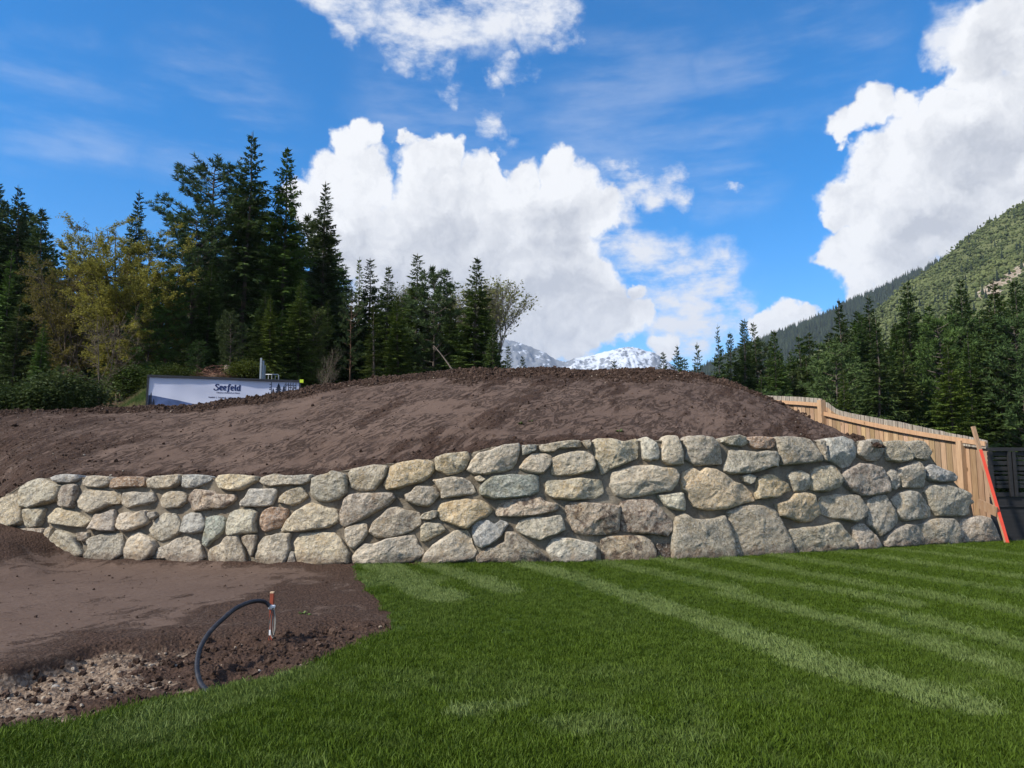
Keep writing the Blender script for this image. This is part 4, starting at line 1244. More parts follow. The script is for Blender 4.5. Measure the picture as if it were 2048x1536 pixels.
    # printed ridge and trees
    hp = [(0.6, -61), (0.6, -40), (12, -41), (28, -44), (45, -47), (60, -49.5), (75, -53), (95, -57), (112, -61)]
    cols = np.linspace(0.6, 110, 120); tops = np.interp(cols, [q[0] for q in hp[1:]], [q[1] for q in hp[1:]])
    me = mesh('printed_ridge', [(x * pxm, 0.002, (t_ + (-62 - t_) * k / 12) * pxm) for x, t_ in zip(cols, tops) for k in range(13)], grid_faces(120, 13), False)
    skin(me, hill, 'printed_ridge')
    rr = random.Random(4)
    mb = MB()
    def fir(cx, base, top, w):
        k = 9
        for i in range(k):
            z0 = base + (top - base) * i / k; z1 = base + (top - base) * min(1, (i + 1.5) / k)
            ww = w * (1 - i / k) * rr.uniform(.8, 1.1) + 0.4
            mb.add([((cx - ww) * pxm, 0, z0 * pxm), ((cx + ww) * pxm, 0, z0 * pxm), (cx * pxm, 0, z1 * pxm)], [(0, 1, 2)])
    fir(5.5, -62, -34, 5.0); fir(11, -62, -47, 4.5); fir(2.5, -62, -40, 2.5)
    for cx_, b, t, ww in ((257, -40, -5, 15), (246, -40, -17, 9), (268, -38, -10, 11), (237, -42, -25, 6), (278, -38, -16, 9), (287, -38, -14, 8), (230, -44, -31, 5)): fir(cx_, b, t, ww)
    for x_ in (242, 272, 277.5, 282, 287, 293):
        mb.box(((x_ - .6) * pxm, -.0005, -62 * pxm), ((x_ + .6) * pxm, 0.0, -3.5 * pxm))
        for q in range(5):
            z_ = -6 - q * 6 - rr.uniform(0, 3); s_ = rr.choice((-1, 1)) * rr.uniform(3, 7)
            mb.add([(x_ * pxm, 0, z_ * pxm), ((x_ + s_) * pxm, 0, (z_ - 1.5) * pxm), ((x_ + s_ * .9) * pxm, 0, (z_ - 3) * pxm), (x_ * pxm, 0, (z_ - 1.4) * pxm)], [(0, 1, 2, 3)])
    tm_ = mesh('printed_trees', mb.v, mb.f, False); bm = bmesh.new(); bm.from_mesh(tm_); bmesh.ops.subdivide_edges(bm, edges=bm.edges[:], cuts=3, use_grid_fill=True); bm.to_mesh(tm_); bm.free()
    skin(tm_, firm, 'printed_trees', kind='stuff')
    dk = flat_mat('dark_steel', (0.030, 0.032, 0.040), 0.5)
    mb = MB(); mb.box((-0.04, -0.09, -0.035), (L + 0.04, 0.02, 0.035)); me = mesh('top_bar', mb.v, mb.f, False)
    for v in me.vertices: v.co.z += sl * v.co.x
    link('top_bar', me, dk, root)
    for x in (-0.025, L / 2, L + 0.02):
        mb = MB(); mb.box((x - .028, -0.02 if 0 < x < L else -.07, -H - .1), (x + .028, 0.04, 0.02)); me = mesh('post', mb.v, mb.f, False)
        for v in me.vertices: v.co.z += sl * x
        link('post', me, dk, root)
    yl = flat_mat('yellow_cap', (0.62, 0.80, 0.05), 0.4)
    mb = MB(); mb.box((L + .01, -.11, -.05), (L + .13, .03, .06)); me = mesh('end_cap', mb.v, mb.f, False)
    for v in me.vertices: v.co.z += sl * L
    link('end_cap', me, yl, root)
build_banner()

# ------------------------------------------------------------------ steel posts, frame and stump behind the banner
def build_site_things():
    gal = new_mat('galvanised_steel'); m, nt, out = gal
    n = N(nt); n.bsdf(out, n.mix(n.noise(n.obj(), 6, 4), (0.20, 0.22, 0.24), (0.33, 0.35, 0.37)), 0.42, metallic=0.5)
    Y = 26.5
    for k, (px, yt) in enumerate(((521, 716), (525.5, 721), (528.5, 730))):
        p = at(px, 760, Y + k * 0.05); zt = at(px, yt, Y).z; zb = float(floor_z(p.x, p.y)) - 0.2
        mb = MB(); h = zt - zb
        mb.box((-.032, -.03, 0), (.032, -.022, h)); mb.box((-.032, -.022, 0), (-.024, .03, h)); mb.box((.024, -.022, 0), (.032, .03, h))
        o = mb.build('steel_post', m, label=('tallest galvanised steel post upright behind the banner', 'middle-height galvanised steel post of the three behind the banner', 'shortest galvanised steel post next to the tube frame')[k], cat='post', group='steel posts behind the banner')
        o.location = (p.x, p.y, zb)
    p0 = at(530, 760, Y + .3); p1 = at(557, 760, Y + .3); zt = at(540, 747, Y).z; zb = at(540, 764, Y).z - 0.8
    r = empty('tube_frame', (p0.x, p0.y, zb), 'small pale tube frame with upright bars beside the steel posts', 'frame')
    w = p1.x - p0.x; h = zt - zb
    link('outer_tube', (lambda b: mesh('outer_tube', b.v, b.f, True))(MB().tube([(0, 0, 0), (0, 0, h - .03), (.03, 0, h), (w - .03, 0, h), (w, 0, h - .03), (w, 0, 0)], .022, 8)), m, r)
    for i in range(1, 4):
        link('bar', (lambda b: mesh('bar', b.v, b.f, True))(MB().tube([(w * i / 4, 0, 0), (w * i / 4, 0, h - .02)], .013, 6)), m, r)
    # stump
    bark = flat_mat('stump_bark', (0.13, 0.10, 0.085), 0.95, 0.8); cut = flat_mat('stump_cut', (0.33, 0.25, 0.17), 0.9, 0.3)
    Y = 31.0
    p = at(457, 742, Y); zt = at(457, 731, Y).z; zb = zt - 0.75
    r = empty('tree_stump', (p.x, p.y, zb), 'weathered sawn tree stump above the banner at the edge of the wood', 'stump')
    V, Fc = [], []
    m_ = 20; rows = 8
    for j in range(rows):
        for i in range(m_):
            a = 2 * math.pi * i / m_; t = j / (rows - 1)
            R = 0.17 * (1 + 0.55 * (1 - t) ** 3) * (1 + 0.14 * mn.noise(Vector((math.cos(a) * 2, math.sin(a) * 2, t * .8))) + .04 * math.sin(a * 7))
            V.append((R * math.cos(a), R * math.sin(a), 0.75 * t))
    Fc = [(j * m_ + i, j * m_ + (i + 1) % m_, (j + 1) * m_ + (i + 1) % m_, (j + 1) * m_ + i) for j in range(rows - 1) for i in range(m_)]
    link('bark', mesh('bark', V, Fc, True), bark, r)
    top = [Vector(v) * 0.985 for v in V[-m_:]]
    link('cut_face', mesh('cut_face', [(v.x, v.y, 0.752) for v in top], [tuple(range(m_))], False), cut, r)
build_site_things()

# ------------------------------------------------------------------ hose on the bed
def catmull(P, n):
    out = []
    for i in range(len(P) - 1):
        a, b, c, d = P[max(i - 1, 0)], P[i], P[i + 1], P[min(i + 2, len(P) - 1)]
        for k in range(n):
            t = k / n
            out.append(0.5 * ((2 * b) + (c - a) * t + (2 * a - 5 * b + 4 * c - d) * t * t + (3 * b - a - 3 * c + d) * t ** 3))
    out.append(P[-1]); return out
def build_hose():
    m, nt, out = new_mat('black_pipe')
    n = N(nt); p = n.obj()
    c = n.mix(n.ramp(n.noise(p, 14, 5, 0.7), 0.45, 0.7), (0.012, 0.013, 0.018), (0.040, 0.036, 0.036))
    n.bsdf(out, c, 0.42, spec=0.4)
    # the stake stands at depth Ys; the pipe arches from the lawn edge up to it
    foot = gz(541, 1283, -0.10); Ys = foot.y
    base = gz(414, 1381, -0.02)
    px = [(414, 1383), (402, 1368), (395, 1345), (395, 1320), (402, 1293), (420, 1264), (446, 1238), (470, 1218), (495, 1206), (515, 1202), (530, 1204), (539, 1212)]
    P = []
    for i, (x, y) in enumerate(px):
        t = i / (len(px) - 1)
        P.append(at(x, y, base.y + (Ys - 0.05 - base.y) * min(1, t * 1.15)))
    P = [P[0] + Vector((0.03, -0.02, -0.06))] + P
    C = catmull(P, 26)
    # ribbed wall of the pipe
    L = 0.0; pts, rad = [C[0]], [0.020]
    for a, b in zip(C[:-1], C[1:]):
        pts.append(b); L += (b - a).length
    out_p, out_r = [], []
    s = 0.0; acc = [0.0]
    for a, b in zip(C[:-1], C[1:]): acc.append(acc[-1] + (b - a).length)
    step = 0.0045; k = int(acc[-1] / step); j = 0
    for i in range(k + 1):
        s = acc[-1] * i / k
        while j < len(acc) - 2 and acc[j + 1] < s: j += 1
        t = (s - acc[j]) / max(acc[j + 1] - acc[j], 1e-9)
        out_p.append(C[j].lerp(C[j + 1], min(1, t)))
        out_r.append(0.0205 if (i // 2) % 2 else 0.0178)
    root = empty('corrugated_pipe', out_p[0], 'black corrugated pipe arching out of the lawn edge to a short orange stake', 'pipe')
    b = MB().tube([q - root.location for q in out_p], out_r, 12)
    link('pipe_wall', mesh('pipe_wall', b.v, b.f, True), m, root)
    # stake with tape and cable
    top = at(541.5, 1186, Ys)
    red = new_mat('faded_red_paint'); rm, nt, out = red
    n = N(nt); n.bsdf(out, n.mix(n.ramp(n.noise(n.mapping(n.obj(), scale=(1, 1, .2)), 30, 4, .7), .35, .7), (0.30, 0.065, 0.036), (0.17, 0.05, 0.034)), 0.8)
    r = empty('short_stake', (foot.x, Ys, foot.z - 0.1), 'short red painted stake with white tape holding the end of the black pipe', 'stake')
    h = top.z - (foot.z - 0.1)
    mb = MB(); mb.box((-.017, -.016, 0), (.017, .016, h)); mb.build('stick', rm, r)
    cm = flat_mat('raw_stake_end', (0.55, 0.40, 0.26), 0.8)
    mb = MB(); mb.box((-.0175, -.0165, h), (.0175, .0165, h + .012)); mb.build('cut_end', cm, r)
    wm = flat_mat('white_tape', (0.74, 0.74, 0.76), 0.45)
    zt = at(543, 1213, Ys).z - r.location.z
    mb = MB().tube([(0.002, -.01, zt - .022), (0.002, -.01, zt - 0.018), (0.004, -.01, zt + .012), (0.006, -.01, zt + .020)], [.020, .031, .036, .026], 12)
    mb.build('tape', wm, r, True)
    # looped cable hanging from the tape, with a white tag
    cab = flat_mat('grey_cable', (0.055, 0.052, 0.050), 0.5)
    cl = flat_mat('pale_cable', (0.30, 0.28, 0.25), 0.5)
    q = empty('cable_loop', (foot.x, Ys - 0.06, foot.z), 'thin grey cable looped and hanging from the taped stake', 'cable')
    def loop(px_, rad, mat, off):
        pp = catmull([at(x, y, Ys - 0.045 + off * (i % 3)) for i, (x, y) in enumerate(px_)], 8)
        bb = MB().tube([v - q.location for v in pp], rad, 6)
        link('wire', mesh('wire', bb.v, bb.f, True), mat, q)
    loop([(546, 1216), (541, 1232), (537.5, 1254), (538, 1272), (543, 1284), (551, 1290), (560, 1288)], .0055, cab, .002)
    loop([(545, 1216), (541, 1236), (541, 1262), (545, 1276), (550, 1262), (551, 1240), (548, 1218)], .0045, cl, .003)
    loop([(547, 1216), (544, 1240), (543, 1264), (547, 1272), (551, 1256), (550, 1232), (547, 1216)], .0045, cab, .004)
    loop([(546, 1217), (545, 1240), (546, 1262), (548, 1270), (549, 1250), (548, 1228), (546.5, 1217)], .0045, cl, .006)
    t0 = at(539.5, 1264, Ys - .07) - q.location
    mb = MB(); mb.box((t0.x - .007, t0.y - .003, t0.z - .03), (t0.x + .008, t0.y + .003, t0.z + .02)); mb.build('tag', wm, q)
build_hose()

# larger pale stones one can pick out on the bed
def build_loose_stones():
    m, nt, out = new_mat('pale_stone')
    n = N(nt); oi = n.node('ShaderNodeObjectInfo'); p = n.obj()
    c = n.mix(n.noise(p, 2.2, 5, 0.65), oi.outputs['Color'], n.mix(1.0, oi.outputs['Color'], (0.6, 0.56, 0.5), 'MULTIPLY'))
    n.bsdf(out, c, 0.85, n.bump(n.noise(p, 6, 4, 0.7), 0.5, 0.2), spec=0.2)
    S = [(113, 1347, 7, 'flat oval grey stone, largest in the gravel of the bare strip', (.46, .44, .42)), (78, 1384, 5, None, (.50, .47, .42)), (349, 1316, 6, 'rounded pale stone lying alone in the dark soil', (.42, .38, .34)),
         (119, 1416, 5, None, (.5, .45, .38)), (153, 1422, 5, None, (.46, .40, .33)), (82, 1374, 4, None, (.52, .48, .42)), (518, 1337, 4, 'small white stone near the lawn edge below the red stake', (.58, .54, .48)), (20, 1365, 4, None, (.5, .47, .42)),
         (240, 1326, 4, None, (.42, .36, .30)), (228, 1303, 5, None, (.33, .27, .21)), (632, 1278, 4, 'brown stone half sunk in soil towards the lawn tip', (.24, .18, .14)), (722, 1294, 4, None, (.40, .35, .3)), (86, 1403, 5, None, (.44, .38, .31))]
    for k, (px, py, r, lab, col) in enumerate(S):
        g = gz(px, py, -0.08); g.z = float(bed_z(g.x, g.y))
        o = link('loose_stone', lump(20 + k, 2, 0.4, 0.6, 1.2), m, label=lab or 'small pale stone lying in the pale gravelly strip of soil', cat='stone', group='loose stones on the bare soil')
        o.data.name = 'loose_stone'
        o.data.polygons.foreach_set('use_smooth', [True] * len(o.data.polygons))
        s = r * g.y / F
        o.location = (g.x, g.y, g.z + 0.1 * s); o.scale = (s, s, s); o.rotation_euler = (0, 0, k * 1.7)
        o.color = (*col, 1)
build_loose_stones()

def build_weeds():
    m, nt, out = new_mat('weed_leaf')
    n = N(nt); oi = n.node('ShaderNodeObjectInfo')
    n.bsdf(out, (0.075, 0.125, 0.022), 0.55, spec=0.3)
    def weed(p, s, label, seed):
        rr = random.Random(seed); mb = MB()
        for i in range(26):
            a = rr.uniform(0, 6.283); L = rr.uniform(.5, 1.2) * s; w = L * 0.16; up = rr.uniform(.25, .9)
            d = Vector((math.cos(a), math.sin(a), 0)); n_ = Vector((-d.y, d.x, 0)) * w
            b = d * 0.1 * s
            mid = d * L * .55 + Vector((0, 0, L * up * .6)); tip = d * L + Vector((0, 0, L * up * .55))
            mb.add([b, mid - n_, tip, mid + n_], [(0, 1, 2, 3)])
        o = mb.build('weed', m, label=label, cat='weed', group='weeds sprouting on bare soil'); o.location = p
    g = gz(606, 1229, -0.03); weed(Vector((g.x, g.y, float(bed_z(g.x, g.y)) - .005)), 0.05, 'small green weed on the soil bed between pipe and wall', 1)
    g = gz(617, 1231, -0.03); weed(Vector((g.x, g.y, float(bed_z(g.x, g.y)) - .005)), 0.035, 'tiniest green seedling beside the weed on the bed', 5)
    V, lo, PX, T2, cr = MOUND
    for k, (px, py, s, lab) in enumerate(((1040, 846, .10, 'low green weed low on the mound above the middle of the wall'), (1065, 843, .07, 'second green weed just right of the low one on the mound'), (1238, 860, .10, 'yellow-green weed on the mound close above the wall top'))):
        d = [abs(pxof(*V[i])[0] - px) + abs(pxof(*V[i])[1] - py) for i in range(0, len(V), 7)]
        q = V[int(np.argmin(d)) * 7]
        weed(Vector(q) + Vector((0, 0, -.01)), s, lab, 10 + k)
build_weeds()

# ------------------------------------------------------------------ wooded ground
def build_floor():
    m, nt, out = new_mat('forest_floor')
    n = N(nt); p = n.pos()
    g = n.attr('green')
    a = n.noise(p, 1.2, 6, 0.7)
    c = n.mix(n.ramp(a, 0.35, 0.65), (0.050, 0.034, 0.022), (0.105, 0.070, 0.045))
    c2 = n.mix(n.ramp(n.noise(p, 6, 5, 0.7), 0.35, 0.65), (0.075, 0.105, 0.024), (0.190, 0.165, 0.075))
    c = n.mix(n.ramp(n.math('ADD', g, n.math('MULTIPLY_ADD', a, 0.9, -0.45)), 0.3, 0.6), c, c2)
    n.bsdf(out, c, 0.95, n.bump(n.noise(p, 12, 5, 0.7), 0.9, 0.06), spec=0.1)
    xs = np.arange(-75, 46, 0.45); ys = np.arange(19.5, 92, 0.45)
    X, Y = np.meshgrid(xs, ys)
    z = floor_z(X, Y)
    px = 1024 + F * X / Y
    z = z - 0.25 * sstep(21.5, 19.5, Y) + (fbm(X * .5, Y * .5, 4, 3) - .5) * 0.35 * sstep(22, 26, Y) + (fbm(X * 3, Y * 3, 3, 5) - .5) * 0.10
    heap = np.exp(-(((px - 420) / 55) ** 2 + ((Y - 29.5) / 1.6) ** 2))
    z = z + heap * 0.45 + heap * (fbm(X * 4, Y * 4, 3, 8) - .5) * 0.5
    gr = np.exp(-(((px - 275) / 60) ** 2 + ((Y - 25) / 2.2) ** 2)) * 1.2 + np.exp(-(((px - 480) / 45) ** 2 + ((Y - 27.3) / 1.2) ** 2)) * 0.7
    me = mesh('forest_floor', np.stack([X, Y, z], -1).reshape(-1, 3), grid_faces(len(ys), len(xs)), True, {'green': gr.ravel()})
    link('forest_floor', me, m, kind='structure', label='brown needle-strewn ground rising under the trees behind the mound', cat='forest floor')
    # grass bank beside the banner
    gm, nt, out = new_mat('bank_grass')
    n = N(nt); t = n.attr('tint', 'INSTANCER')
    n.bsdf(out, n.mix(t, (0.060, 0.110, 0.020), (0.24, 0.20, 0.095)), 0.6, spec=0.2)
    rr = random.Random(9); V, Fc = [], []
    for i in range(16):
        a = rr.uniform(0, 6.28); d = .1 * rr.random(); h = rr.uniform(.10, .24); w = .006; la = rr.uniform(0, 6.28); ll = rr.uniform(.1, .8) * h
        x, y = d * math.cos(a), d * math.sin(a); b = len(V); fa = rr.uniform(0, 6.28)
        sx, sy = math.cos(fa) * w, math.sin(fa) * w
        V += [(x - sx, y - sy, 0), (x + sx, y + sy, 0), (x + math.cos(la) * ll, y + math.sin(la) * ll, h)]; Fc.append((b, b + 1, b + 2))
    tuft = mesh('grass_tuft_tall', V, Fc, True)
    k = 5200
    q = RNG.uniform(0, 1, k)
    pxs = np.where(q < .72, RNG.normal(268, 30, k), RNG.normal(480, 60, k)); Yq = np.where(q < .72, RNG.normal(25.4, 1.2, k), RNG.normal(27.4, .9, k))
    Xq = (pxs - 1024) / F * Yq
    zq = floor_z(Xq, Yq) - 0.05
    ok = (Yq > 20.6)
    P = np.column_stack([Xq, Yq, zq])[ok]
    tn = np.clip(sstep(.35, .7, fbm(P[:, 0] * 1.3, P[:, 1] * 1.3, 4, 19)) + RNG.normal(0, .15, len(P)), 0, 1)
    scatter('bank_grass', P, rand_rot(len(P), 0.3), RNG.uniform(.6, 1.4, len(P)), tn, tuft, gm, 'tufts of green and straw-coloured grass on the bank beside the banner', 'grass')
build_floor()

# ------------------------------------------------------------------ trees
def leaf_material(name, a, b, trans=0.2):
    m, nt, out = new_mat(name)
    n = N(nt)
    oi = n.node('ShaderNodeObjectInfo')
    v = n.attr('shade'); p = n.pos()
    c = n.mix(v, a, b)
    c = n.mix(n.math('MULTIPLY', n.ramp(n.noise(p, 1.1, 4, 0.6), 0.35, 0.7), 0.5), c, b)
    c = n.mix(1.0, c, oi.outputs['Color'], 'MULTIPLY')
    bs = n.bsdf(out, c, 0.65, spec=0.15)
    if trans:
        tr = n.node('ShaderNodeBsdfTranslucent'); n.put(tr.inputs[0], c)
        ms = n.node('ShaderNodeMixShader'); ms.inputs[0].default_value = trans
        nt.links.new(bs.outputs[0], ms.inputs[1]); nt.links.new(tr.outputs[0], ms.inputs[2]); nt.links.new(ms.outputs[0], out.inputs[0])
    return m
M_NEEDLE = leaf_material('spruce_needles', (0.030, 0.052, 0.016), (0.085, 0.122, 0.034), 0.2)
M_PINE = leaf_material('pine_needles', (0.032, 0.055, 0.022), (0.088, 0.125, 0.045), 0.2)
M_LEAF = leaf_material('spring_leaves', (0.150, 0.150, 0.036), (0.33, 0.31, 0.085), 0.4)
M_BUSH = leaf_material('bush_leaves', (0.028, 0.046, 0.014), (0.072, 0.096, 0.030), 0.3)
def bark_material(name, a, b):
    m, nt, out = new_mat(name)
    n = N(nt); p = n.obj()
    g = n.noise(n.mapping(p, scale=(6, 6, 1.2)), 2.0, 6, 0.7)
    n.bsdf(out, n.mix(n.ramp(g, 0.3, 0.7), a, b), 0.95, n.bump(g, 0.8, 0.03), spec=0.1)
    return m
M_BARK = bark_material('spruce_bark', (0.055, 0.045, 0.038), (0.145, 0.122, 0.105))
M_REDBARK = bark_material('pine_bark', (0.075, 0.050, 0.036), (0.15, 0.095, 0.065))
M_GREYBARK = bark_material('grey_bark', (0.075, 0.060, 0.046), (0.165, 0.136, 0.108))

class Tri:
    def __init__(s): s.v, s.f, s.sh = [], [], []
    def kite(s, a, d, L, w, nrm, sh):
        """a long thin spray from a along d"""
        side = d.cross(nrm)
        if side.length < 1e-4: side = d.orthogonal()
        side = side.normalized() * w
        b = len(s.v)
        m = a + d * (L * 0.42)
        s.v += [a, m + side, a + d * L, m - side]
        s.f += [(b, b + 1, b + 2), (b, b + 2, b + 3)]
        s.sh += [sh] * 4
    def build(s, name):
        return mesh(name, [tuple(v) for v in s.v], np.array(s.f, dtype=np.int32), False, {'shade': s.sh})
def trunk_mesh(pts, r0, r1, n=9, extra=None):
    k = len(pts)
    b = MB().tube(pts, [r0 + (r1 - r0) * (i / (k - 1)) ** 0.9 for i in range(k)], n)
    for e in (extra or []): b.tube(e[0], e[1], 4, False)
    return mesh('trunk', b.v, b.f, True)

def spruce(seed, H=14.0, R=2.3, start=0.06, dens=1.0, droop=1.0, gap=0.0, sparse_low=0.0):
    rr = random.Random(seed)
    T = Tri(); limbs = []
    h = H * start
    lean = [Vector((0.10 * mn.noise(Vector((z * .25, seed, 0))), 0.10 * mn.noise(Vector((z * .25, seed, 7))), z)) for z in np.linspace(-0.5, H, 24)]
    Z = Vector((0, 0, 1))
    while h < H * 0.985:
        t = h / H
        Lm = R * (1 - t) ** 1.04 * (0.55 + 0.45 * min(1, (t - start) / 0.18 + 0.3)) + 0.11
        nb = rr.randint(7, 9) if t < 0.8 else rr.randint(5, 7)
        a0 = rr.uniform(0, 6.28)
        for k in range(nb):
            if rr.random() < gap: continue
            az = a0 + 6.283 * k / nb + rr.uniform(-.35, .35)
            L = Lm * rr.uniform(0.55, 1.2) * (1 + 0.38 * mn.noise(Vector((math.cos(az) * 1.1, math.sin(az) * 1.1, h * .33)) + Vector((seed * 7.7, 0, 0))))
            up = (0.62 * t ** 1.3 - 0.12) + rr.uniform(-.12, .12)
            d = Vector((math.cos(az), math.sin(az), 0)); sd = Vector((-d.y, d.x, 0))
            dr = (0.16 * (1 - t) + 0.04) * droop / max(L, .4)
            base = Vector((0, 0, h + rr.uniform(-.12, .12)))
            bare = sparse_low * max(0, 1 - t / 0.45)
            N_ = max(3, int(L / 0.10 * dens))
            pts = []
            for i in range(N_ + 1):
                s = L * i / N_
                pts.append(base + d * s + Z * (s * up - dr * s * s + 0.09 * dr * s ** 3 / max(L, .3)))
            if L > 0.7: limbs.append(([pts[0], pts[len(pts) // 2], pts[-1]], [0.016 + 0.012 * L / R, 0.011, 0.004]))
            br = rr.uniform(0, 1)
            for i in range(1, N_ + 1):
                if rr.random() < bare: continue
                s = i / N_
                p = pts[i]; fd = (pts[i] - pts[i - 1]).normalized()
                if s < 0.22 and rr.random() < 0.6: continue
                tw = (0.16 + 0.34 * (1 - s) ** 0.8) * min(1.0, L / 0.9) * rr.uniform(.75, 1.25) + 0.07
                for sg in (-1, 1):
                    dd = (fd * rr.uniform(.55, .95) + sd * sg * rr.uniform(.6, 1.0) + Z * rr.uniform(-.42, .06) * droop).normalized()
                    nn = (Z + Vector((rr.uniform(-.9, .9), rr.uniform(-.9, .9), 0))).normalized()
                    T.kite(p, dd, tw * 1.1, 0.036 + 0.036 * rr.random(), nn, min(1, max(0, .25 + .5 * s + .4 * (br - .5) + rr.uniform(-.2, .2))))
                # hanging sprays
                if rr.random() < 0.75:
                    dd = (fd * .35 - Z * rr.uniform(.5, 1.0) * droop + sd * rr.uniform(-.4, .4)).normalized()
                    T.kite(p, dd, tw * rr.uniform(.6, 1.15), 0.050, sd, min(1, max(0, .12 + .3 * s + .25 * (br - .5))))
            T.kite(pts[-1] - (pts[-1] - pts[-2]) * .5, (pts[-1] - pts[-2]).normalized(), 0.24, 0.04, Z, .8)
        h += H * 0.0185 * rr.uniform(.8, 1.2) * (1.0 if t < .8 else .9)
    T.kite(Vector((0, 0, H * .955)), Z, H * .055, 0.022, Vector((1, 0, 0)), .6)
    T.kite(Vector((0, 0, H * .955)), Z, H * .055, 0.022, Vector((0, 1, 0)), .6)
    tr = trunk_mesh(lean, 0.012 * H, 0.012, 9, limbs[::2])
    return T.build('crown'), tr, M_NEEDLE, M_BARK, H

def pine(seed, H=12.0, R=2.6, start=0.22, n_br=95, flat=0.6, red=True):
    """irregular crown of upturned needle tufts"""
    rr = random.Random(seed)
    T = Tri(); limbs = []
    Z = Vector((0, 0, 1))
    for k in range(n_br):
        t = start + (1 - start) * (k + rr.random()) / n_br
        h = H * t
        u = (t - start) / (1 - start)
        L = R * (math.sin(math.pi * (0.12 + 0.80 * u)) ** 0.7) * rr.uniform(.55, 1.1) * (1.0 if u < .8 else 0.85)
        az = k * 2.4 + rr.uniform(-.5, .5)
        d = Vector((math.cos(az), math.sin(az), 0)); sd = Vector((-d.y, d.x, 0))
        up = rr.uniform(-.05, .35) + 0.5 * u
        pts = [Vector((0, 0, h)) + d * (L * s) + Z * (L * (s * up * .5 + .28 * s * s)) for s in (0, .33, .66, 1)]
        limbs.append((pts, [.035, .024, .015, .007]))
        for j in range(int(5 + 6 * L)):
            s = rr.uniform(.30, 1) ** .8
            p = Vector((0, 0, h)) + d * (L * s) + Z * (L * (s * up * .5 + .28 * s * s)) + sd * rr.uniform(-.36, .36) * L * .42 + Z * rr.uniform(-.05, .25)
            br = rr.random()
            for q in range(15):
                dd = (Vector((rr.uniform(-1, 1), rr.uniform(-1, 1), rr.uniform(-.25, 1.25))) + d * .5).normalized()
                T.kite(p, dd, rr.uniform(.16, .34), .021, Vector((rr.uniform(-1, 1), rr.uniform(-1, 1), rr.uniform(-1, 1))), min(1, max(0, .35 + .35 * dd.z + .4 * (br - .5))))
    tr = trunk_mesh([Vector((.12 * mn.noise(Vector((z * .3, seed, 0))), .12 * mn.noise(Vector((z * .3, seed, 5))), z)) for z in np.linspace(-.5, H * .97, 18)], .012 * H, .02, 9, limbs)
    return T.build('crown'), tr, M_PINE, (M_REDBARK if red else M_BARK), H

def broadleaf(seed, H=9.0, spread=0.8, levels=5, leaves=9, leaf=0.07, start=0.22, r0=0.11, mat=None, bark=None, up=0.25, twig=6, bunch=0.28):
    rr = random.Random(seed)
    T = Tri(); B = MB()
    tips = []
    def grow(p, d, L, r, lv):
        k = 4
        pts = [p]
        for i in range(k):
            d = (d + Vector((rr.uniform(-.16, .16), rr.uniform(-.16, .16), rr.uniform(-.05, .12) + .05 * up))).normalized()
            pts.append(pts[-1] + d * (L / k))
        B.tube(pts, [r * (1 - .38 * i / k) for i in range(k + 1)], 5 if lv > 2 else 3, False)
        if lv == 0:
            tips.append((pts, d)); return
        nb = rr.randint(3, 4) if lv > 1 else rr.randint(3, 5)
        for i in range(nb):
            q = pts[rr.choice((2, 3, 4, 4))]
            az = rr.uniform(0, 6.283)
            o = d.orthogonal().normalized(); o2 = d.cross(o)
            sp = spread * rr.uniform(.55, 1.2)
            nd = (d + (o * math.cos(az) + o2 * math.sin(az)) * sp + Vector((0, 0, up * .5))).normalized()
            grow(q, nd, L * rr.uniform(.58, .82), r * .56, lv - 1)
        grow(pts[-1], (d + Vector((0, 0, .1))).normalized(), L * .74, r * .6, lv - 1)
    L0 = H * start
    grow(Vector((0, 0, -.3)), Vector((rr.uniform(-.05, .05), rr.uniform(-.05, .05), 1)), L0 + .3, r0, levels)
    zmax = max(p[0][-1].z for p in tips)
    for pts, d in tips:
        for i in range(leaves):
            q = pts[rr.randint(1, 4)] + Vector((rr.gauss(0, bunch * .5), rr.gauss(0, bunch * .5), rr.gauss(0, bunch * .4)))
            dd = Vector((rr.uniform(-1, 1), rr.uniform(-1, 1), rr.uniform(-.9, .5))).normalized()
            T.kite(q, dd, leaf * rr.uniform(.7, 1.4), leaf * .32, Vector((rr.uniform(-1, 1), rr.uniform(-1, 1), 1)), rr.random())
    return (T.build('crown') if leaves else None), mesh('trunk', B.v, B.f, True), mat or M_LEAF, bark or M_GREYBARK, zmax

